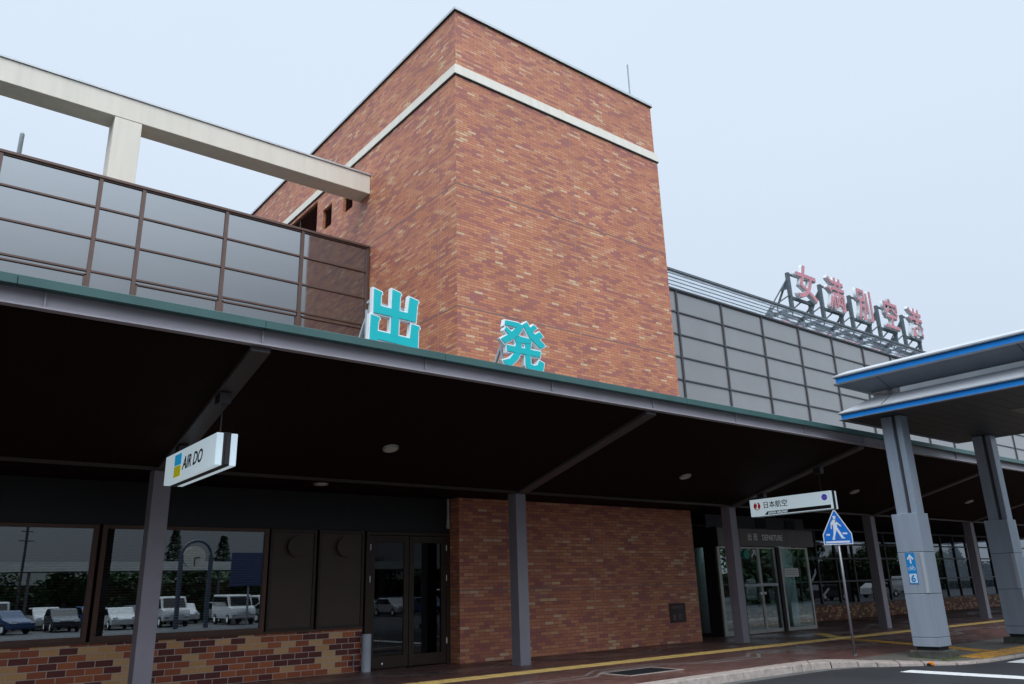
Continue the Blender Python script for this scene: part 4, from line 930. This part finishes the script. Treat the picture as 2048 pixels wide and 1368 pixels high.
cw = mat('white_car_paint', (.45, .46, .47), .3); cg = mat('silver_car_paint', (.30, .32, .34), .3, .4); ck = mat('dark_car_paint', (.03, .033, .04), .25); cb = mat('blue_car_paint', (.03, .06, .14), .25)
kinds = [(True, cw, 'white van'), (True, cg, 'silver van'), (False, ck, 'black sedan'), (False, cw, 'white sedan'), (True, ck, 'black van'), (False, cb, 'dark blue sedan'), (False, cg, 'silver sedan')]
protos = [None]*len(kinds)
order = [3, 4, 2, 6, 1, 5, 2, 3, 0, 0, 6, 4, 0, 3, 5, 1, 0, 6]
seen = {}
ORD = 'first second third fourth fifth sixth seventh eighth ninth tenth eleventh twelfth thirteenth fourteenth fifteenth sixteenth seventeenth eighteenth'.split()
for i, k in enumerate(order):
    x = -10+3.5*i+(1.2 if i > 8 else 0)
    van, cm, nm = kinds[k]; seen[k] = seen.get(k, 0)+1
    lab = f'{nm} parked {ORD[i]} from the left in the row across the road'
    if protos[k] is None: protos[k] = make_car(lab, cm, van); o = protos[k]
    else: o = copy_tree(protos[k]); o['label'] = lab
    o.scale = (1.12, 1.12, 1.15) if van else (1, 1, 1.05); o.location = (x, -30+random.uniform(-.5, .5), -.14); o.rotation_euler = (0, 0, R(90)+random.uniform(-.03, .03) if i % 5 else R(65))
# clock arch
t = thing('clock_arch', 'grey arched clock stand across the road, mirrored in the left windows', 'clock', (18, -24, -.14))
mb = MB(); cx_, cz_, rr = 17.8, 4.6, 1.0
for sx in (-1, 1): mb.cyl((cx_+sx*rr, -24, -.14), (cx_+sx*rr, -24, cz_), .16, 14)
for i in range(14):
    a, b = math.pi*i/14, math.pi*(i+1)/14; mb.cyl((cx_+rr*math.cos(a), -24, cz_+rr*math.sin(a)), (cx_+rr*math.cos(b), -24, cz_+rr*math.sin(b)), .1, 12)
mb.build('arch', mat('slate_blue_paint', (.05, .06, .09), .5), t)
mb = MB(); mb.cyl((cx_-.15, -24.1, 4.5), (cx_-.15, -23.9, 4.5), .74, 36); dl = mb.build('dial', mat('clock_dial', (.5, .48, .42), .5), t)
mb = MB(); mb.bar((cx_-.15, -23.88, 4.45), (cx_-.15, -23.88, 3.9), .05); mb.bar((cx_-.15, -23.88, 4.45), (cx_+.2, -23.88, 4.5), .06); mb.build('clock_hands', M['black'], dl)
# long shelter
t = thing('walkway_shelter', 'long low covered walkway beyond the parked cars', 'shelter', (20, -42, -.14))
mb = MB(); mb.box(-30, 60, -44, -40.5, 4.2, 4.95); mb.build('roof', mat('pale_roof', (.40, .40, .38), .6), t)
for k in range(19): mb = MB(); mb.box(-30+5*k, -29.8+5*k, -41, -40.8, -.14, 4.2); mb.build('post', M['dgrey'], t)
t = thing('lattice_mast', 'tall dark pole with cross arms behind the car park', 'pole', (9.2, -38, -.14))
mb = MB(); mb.cyl((9.2, -38, -.14), (9.2, -38, 7.6), .1, 10); mb.bar((8.8, -38, 7.1), (9.6, -38, 7.1), .07); mb.bar((8.7, -38, 6.4), (9.7, -38, 6.4), .07); mb.build('mast_tube', M['dark'], t)
t = thing('direction_board', 'large dark blue board on two legs across the road', 'sign', (24.2, -27, -.14))
mb = MB(); mb.box(21.3, 26.3, -27.1, -27, 2.6, 5.0); mb.build('board', mat('navy_board', (.03, .04, .10), .5), t)
for x in (22.8, 25.8): mb = MB(); mb.cyl((x, -27.2, -.14), (x, -27.2, 5), .08, 10); mb.build('leg', M['pole'], t)
# trees
def conifer():
    t = thing('conifer_tree', 'tall narrow dark conifer beyond the car park', 'tree', (0, 0, 0), 'conifers beyond the car park')
    mb = MB(); mb.cyl((0, 0, 0), (0, 0, 8.5), .16, 8, .02); mb.build('trunk', M['bark'], t)
    mb = MB()
    for i in range(2600):
        h = random.random()**1.3; r = (1-h)*1.55*(0.35+.65*random.random())*(1+.25*math.sin(h*60)); a = random.uniform(0, 6.283); z = 1.6+h*7.2
        x, y = r*math.cos(a), r*math.sin(a); s_ = .16+.10*random.random()
        dx, dy = math.cos(a), math.sin(a)
        mb.add([(x, y, z), (x+dx*s_-dy*s_*.5, y+dy*s_+dx*s_*.5, z-.12), (x+dx*s_+dy*s_*.5, y+dy*s_-dx*s_*.5, z-.05)], [(0, 1, 2)])
    mb.build('crown', M['conif'], t); return t
def leafy():
    t = thing('leafy_tree', 'green leafy tree behind the covered walkway', 'tree', (0, 0, 0), 'leafy trees behind the covered walkway')
    mb = MB(); mb.cyl((0, 0, 0), (0, 0, 2.6), .2, 8, .13)
    cl = []
    for i in range(16):
        a = random.uniform(0, 6.283); r = random.uniform(.3, 1.9); z = random.uniform(2.2, 4.8); cl.append((r*math.cos(a), r*math.sin(a), z, random.uniform(.5, 1.0)))
        mb.cyl((0, 0, 2.0+random.random()*.6), (r*math.cos(a), r*math.sin(a), z), .06, 6, .02)
    mb.build('trunk', M['bark'], t)
    mb = MB()
    for (cx, cy, cz, q) in cl:
        for i in range(150):
            v = Vector((random.gauss(0, 1), random.gauss(0, 1), random.gauss(0, 1))).normalized()*q*random.random()**.4; c = Vector((cx, cy, cz))+v
            a = Vector((random.gauss(0, 1), random.gauss(0, 1), random.gauss(0, 1))).normalized()*.13; b = a.cross(Vector((random.random(), random.random(), 1))).normalized()*.1
            mb.add([c-a, c+b, c+a, c-b], [(0, 1, 2, 3)])
    mb.build('crown', M['leaf'], t); return t
c1 = conifer(); c1.location = (23.6, -50, -.14); c2 = copy_tree(c1); c2.location = (28.4, -50, -.14); c2.scale = (1.35, 1.35, .92); c1.scale = (1.35, 1.35, 1)
c1['label'] = 'tall narrow dark conifer left of the other conifer beyond the car park'; c2['label'] = 'slightly shorter dark conifer right of the taller one'
l0 = leafy(); pts = [(-18+5.2*k+random.uniform(-1, 1), -46.5+random.uniform(-1, 2)) for k in range(17)]
for i, (x, y) in enumerate(pts):
    o = l0 if i == 0 else copy_tree(l0)
    o.location = (x, y, -.14); o.scale = (1.25, 1.25, random.uniform(.9, 1.1)); o.rotation_euler = (0, 0, random.uniform(0, 6))
    o['label'] = f'green leafy tree behind the covered walkway'
far = [(52+9*k+random.uniform(-2, 2), -16-1.6*k+random.uniform(-2, 2)) for k in range(15)]+[(44+6*k, -26+random.uniform(-2, 2)) for k in range(10)]
for x, y in far:
    o = copy_tree(l0); q = random.uniform(1.2, 1.9); o.location = (x, y, -.14); o.scale = (q, q, q); o.rotation_euler = (0, 0, random.uniform(0, 6))
    o['label'] = 'green leafy tree standing beyond the road at the side'; o['group'] = 'leafy trees along the far side road'
t = thing('hedge', 'long dense dark green hedge under the covered walkway', 'hedge', (20, -46, -.14))
mb = MB(); mb.box(-30, 150, -48.2, -46.2, -.14, 3.3); mb.build('stems', M['bark'], t)
mb = MB()
for i in range(9000):
    c = Vector((random.uniform(-30, 150), random.uniform(-46.3, -45.4), random.uniform(-.1, 3.9)))
    a = Vector((random.gauss(0, 1), random.gauss(0, 1), random.gauss(0, 1))).normalized()*.22; b = a.cross(Vector((random.random(), random.random(), 1))).normalized()*.18
    mb.add([c-a, c+b, c+a, c-b], [(0, 1, 2, 3)])
mb.build('leaves', M['leaf'], t)
for i, (x, y, k, r) in enumerate([(64, -3, 0, 20), (75, -4.5, 2, 10), (88, -6, 3, 15), (99, -8, 0, 5), (56, -13, 1, 90)]):
    o = copy_tree(protos[k]); o.location = (x, y, -.14); o.rotation_euler = (0, 0, R(r)); o['label'] = f'{kinds[k][2]} parked {ORD[i]} along the far side road'; o['group'] = 'vehicles along the far side road'
for i in range(16):
    k = [2, 3, 6, 0, 4, 1, 3, 5][i % 8]
    o = copy_tree(protos[k]); o.location = (-9+3.3*i, -36+random.uniform(-.4, .4), -.14); o.rotation_euler = (0, 0, R(90)+random.uniform(-.04, .04)); o.scale = (1.08, 1.08, 1.12)
    o['label'] = f'{kinds[k][2]} parked {ORD[i]} from the left in the second row across the road'
t = thing('hedge', 'tall clipped green hedge along the far side road', 'hedge', (120, -13, -.14))
mb = MB(); mb.hexa([(62, -13, -.14), (230, -42, -.14), (230, -40, -.14), (62, -11.6, -.14)], [(62, -13, 4.2), (230, -42, 4.2), (230, -40, 4.2), (62, -11.6, 4.2)]); mb.build('stems', M['bark'], t)
mb = MB()
for i in range(7000):
    x = random.uniform(61, 200); y0 = -11.6-(x-62)*.169
    c = Vector((x, y0+random.uniform(0, .6), random.uniform(-.1, 4.7)))
    a = Vector((random.gauss(0, 1), random.gauss(0, 1), random.gauss(0, 1))).normalized()*.3; b = a.cross(Vector((random.random(), random.random(), 1))).normalized()*.24
    mb.add([c-a, c+b, c+a, c-b], [(0, 1, 2, 3)])
mb.build('leaves', M['leaf'], t)
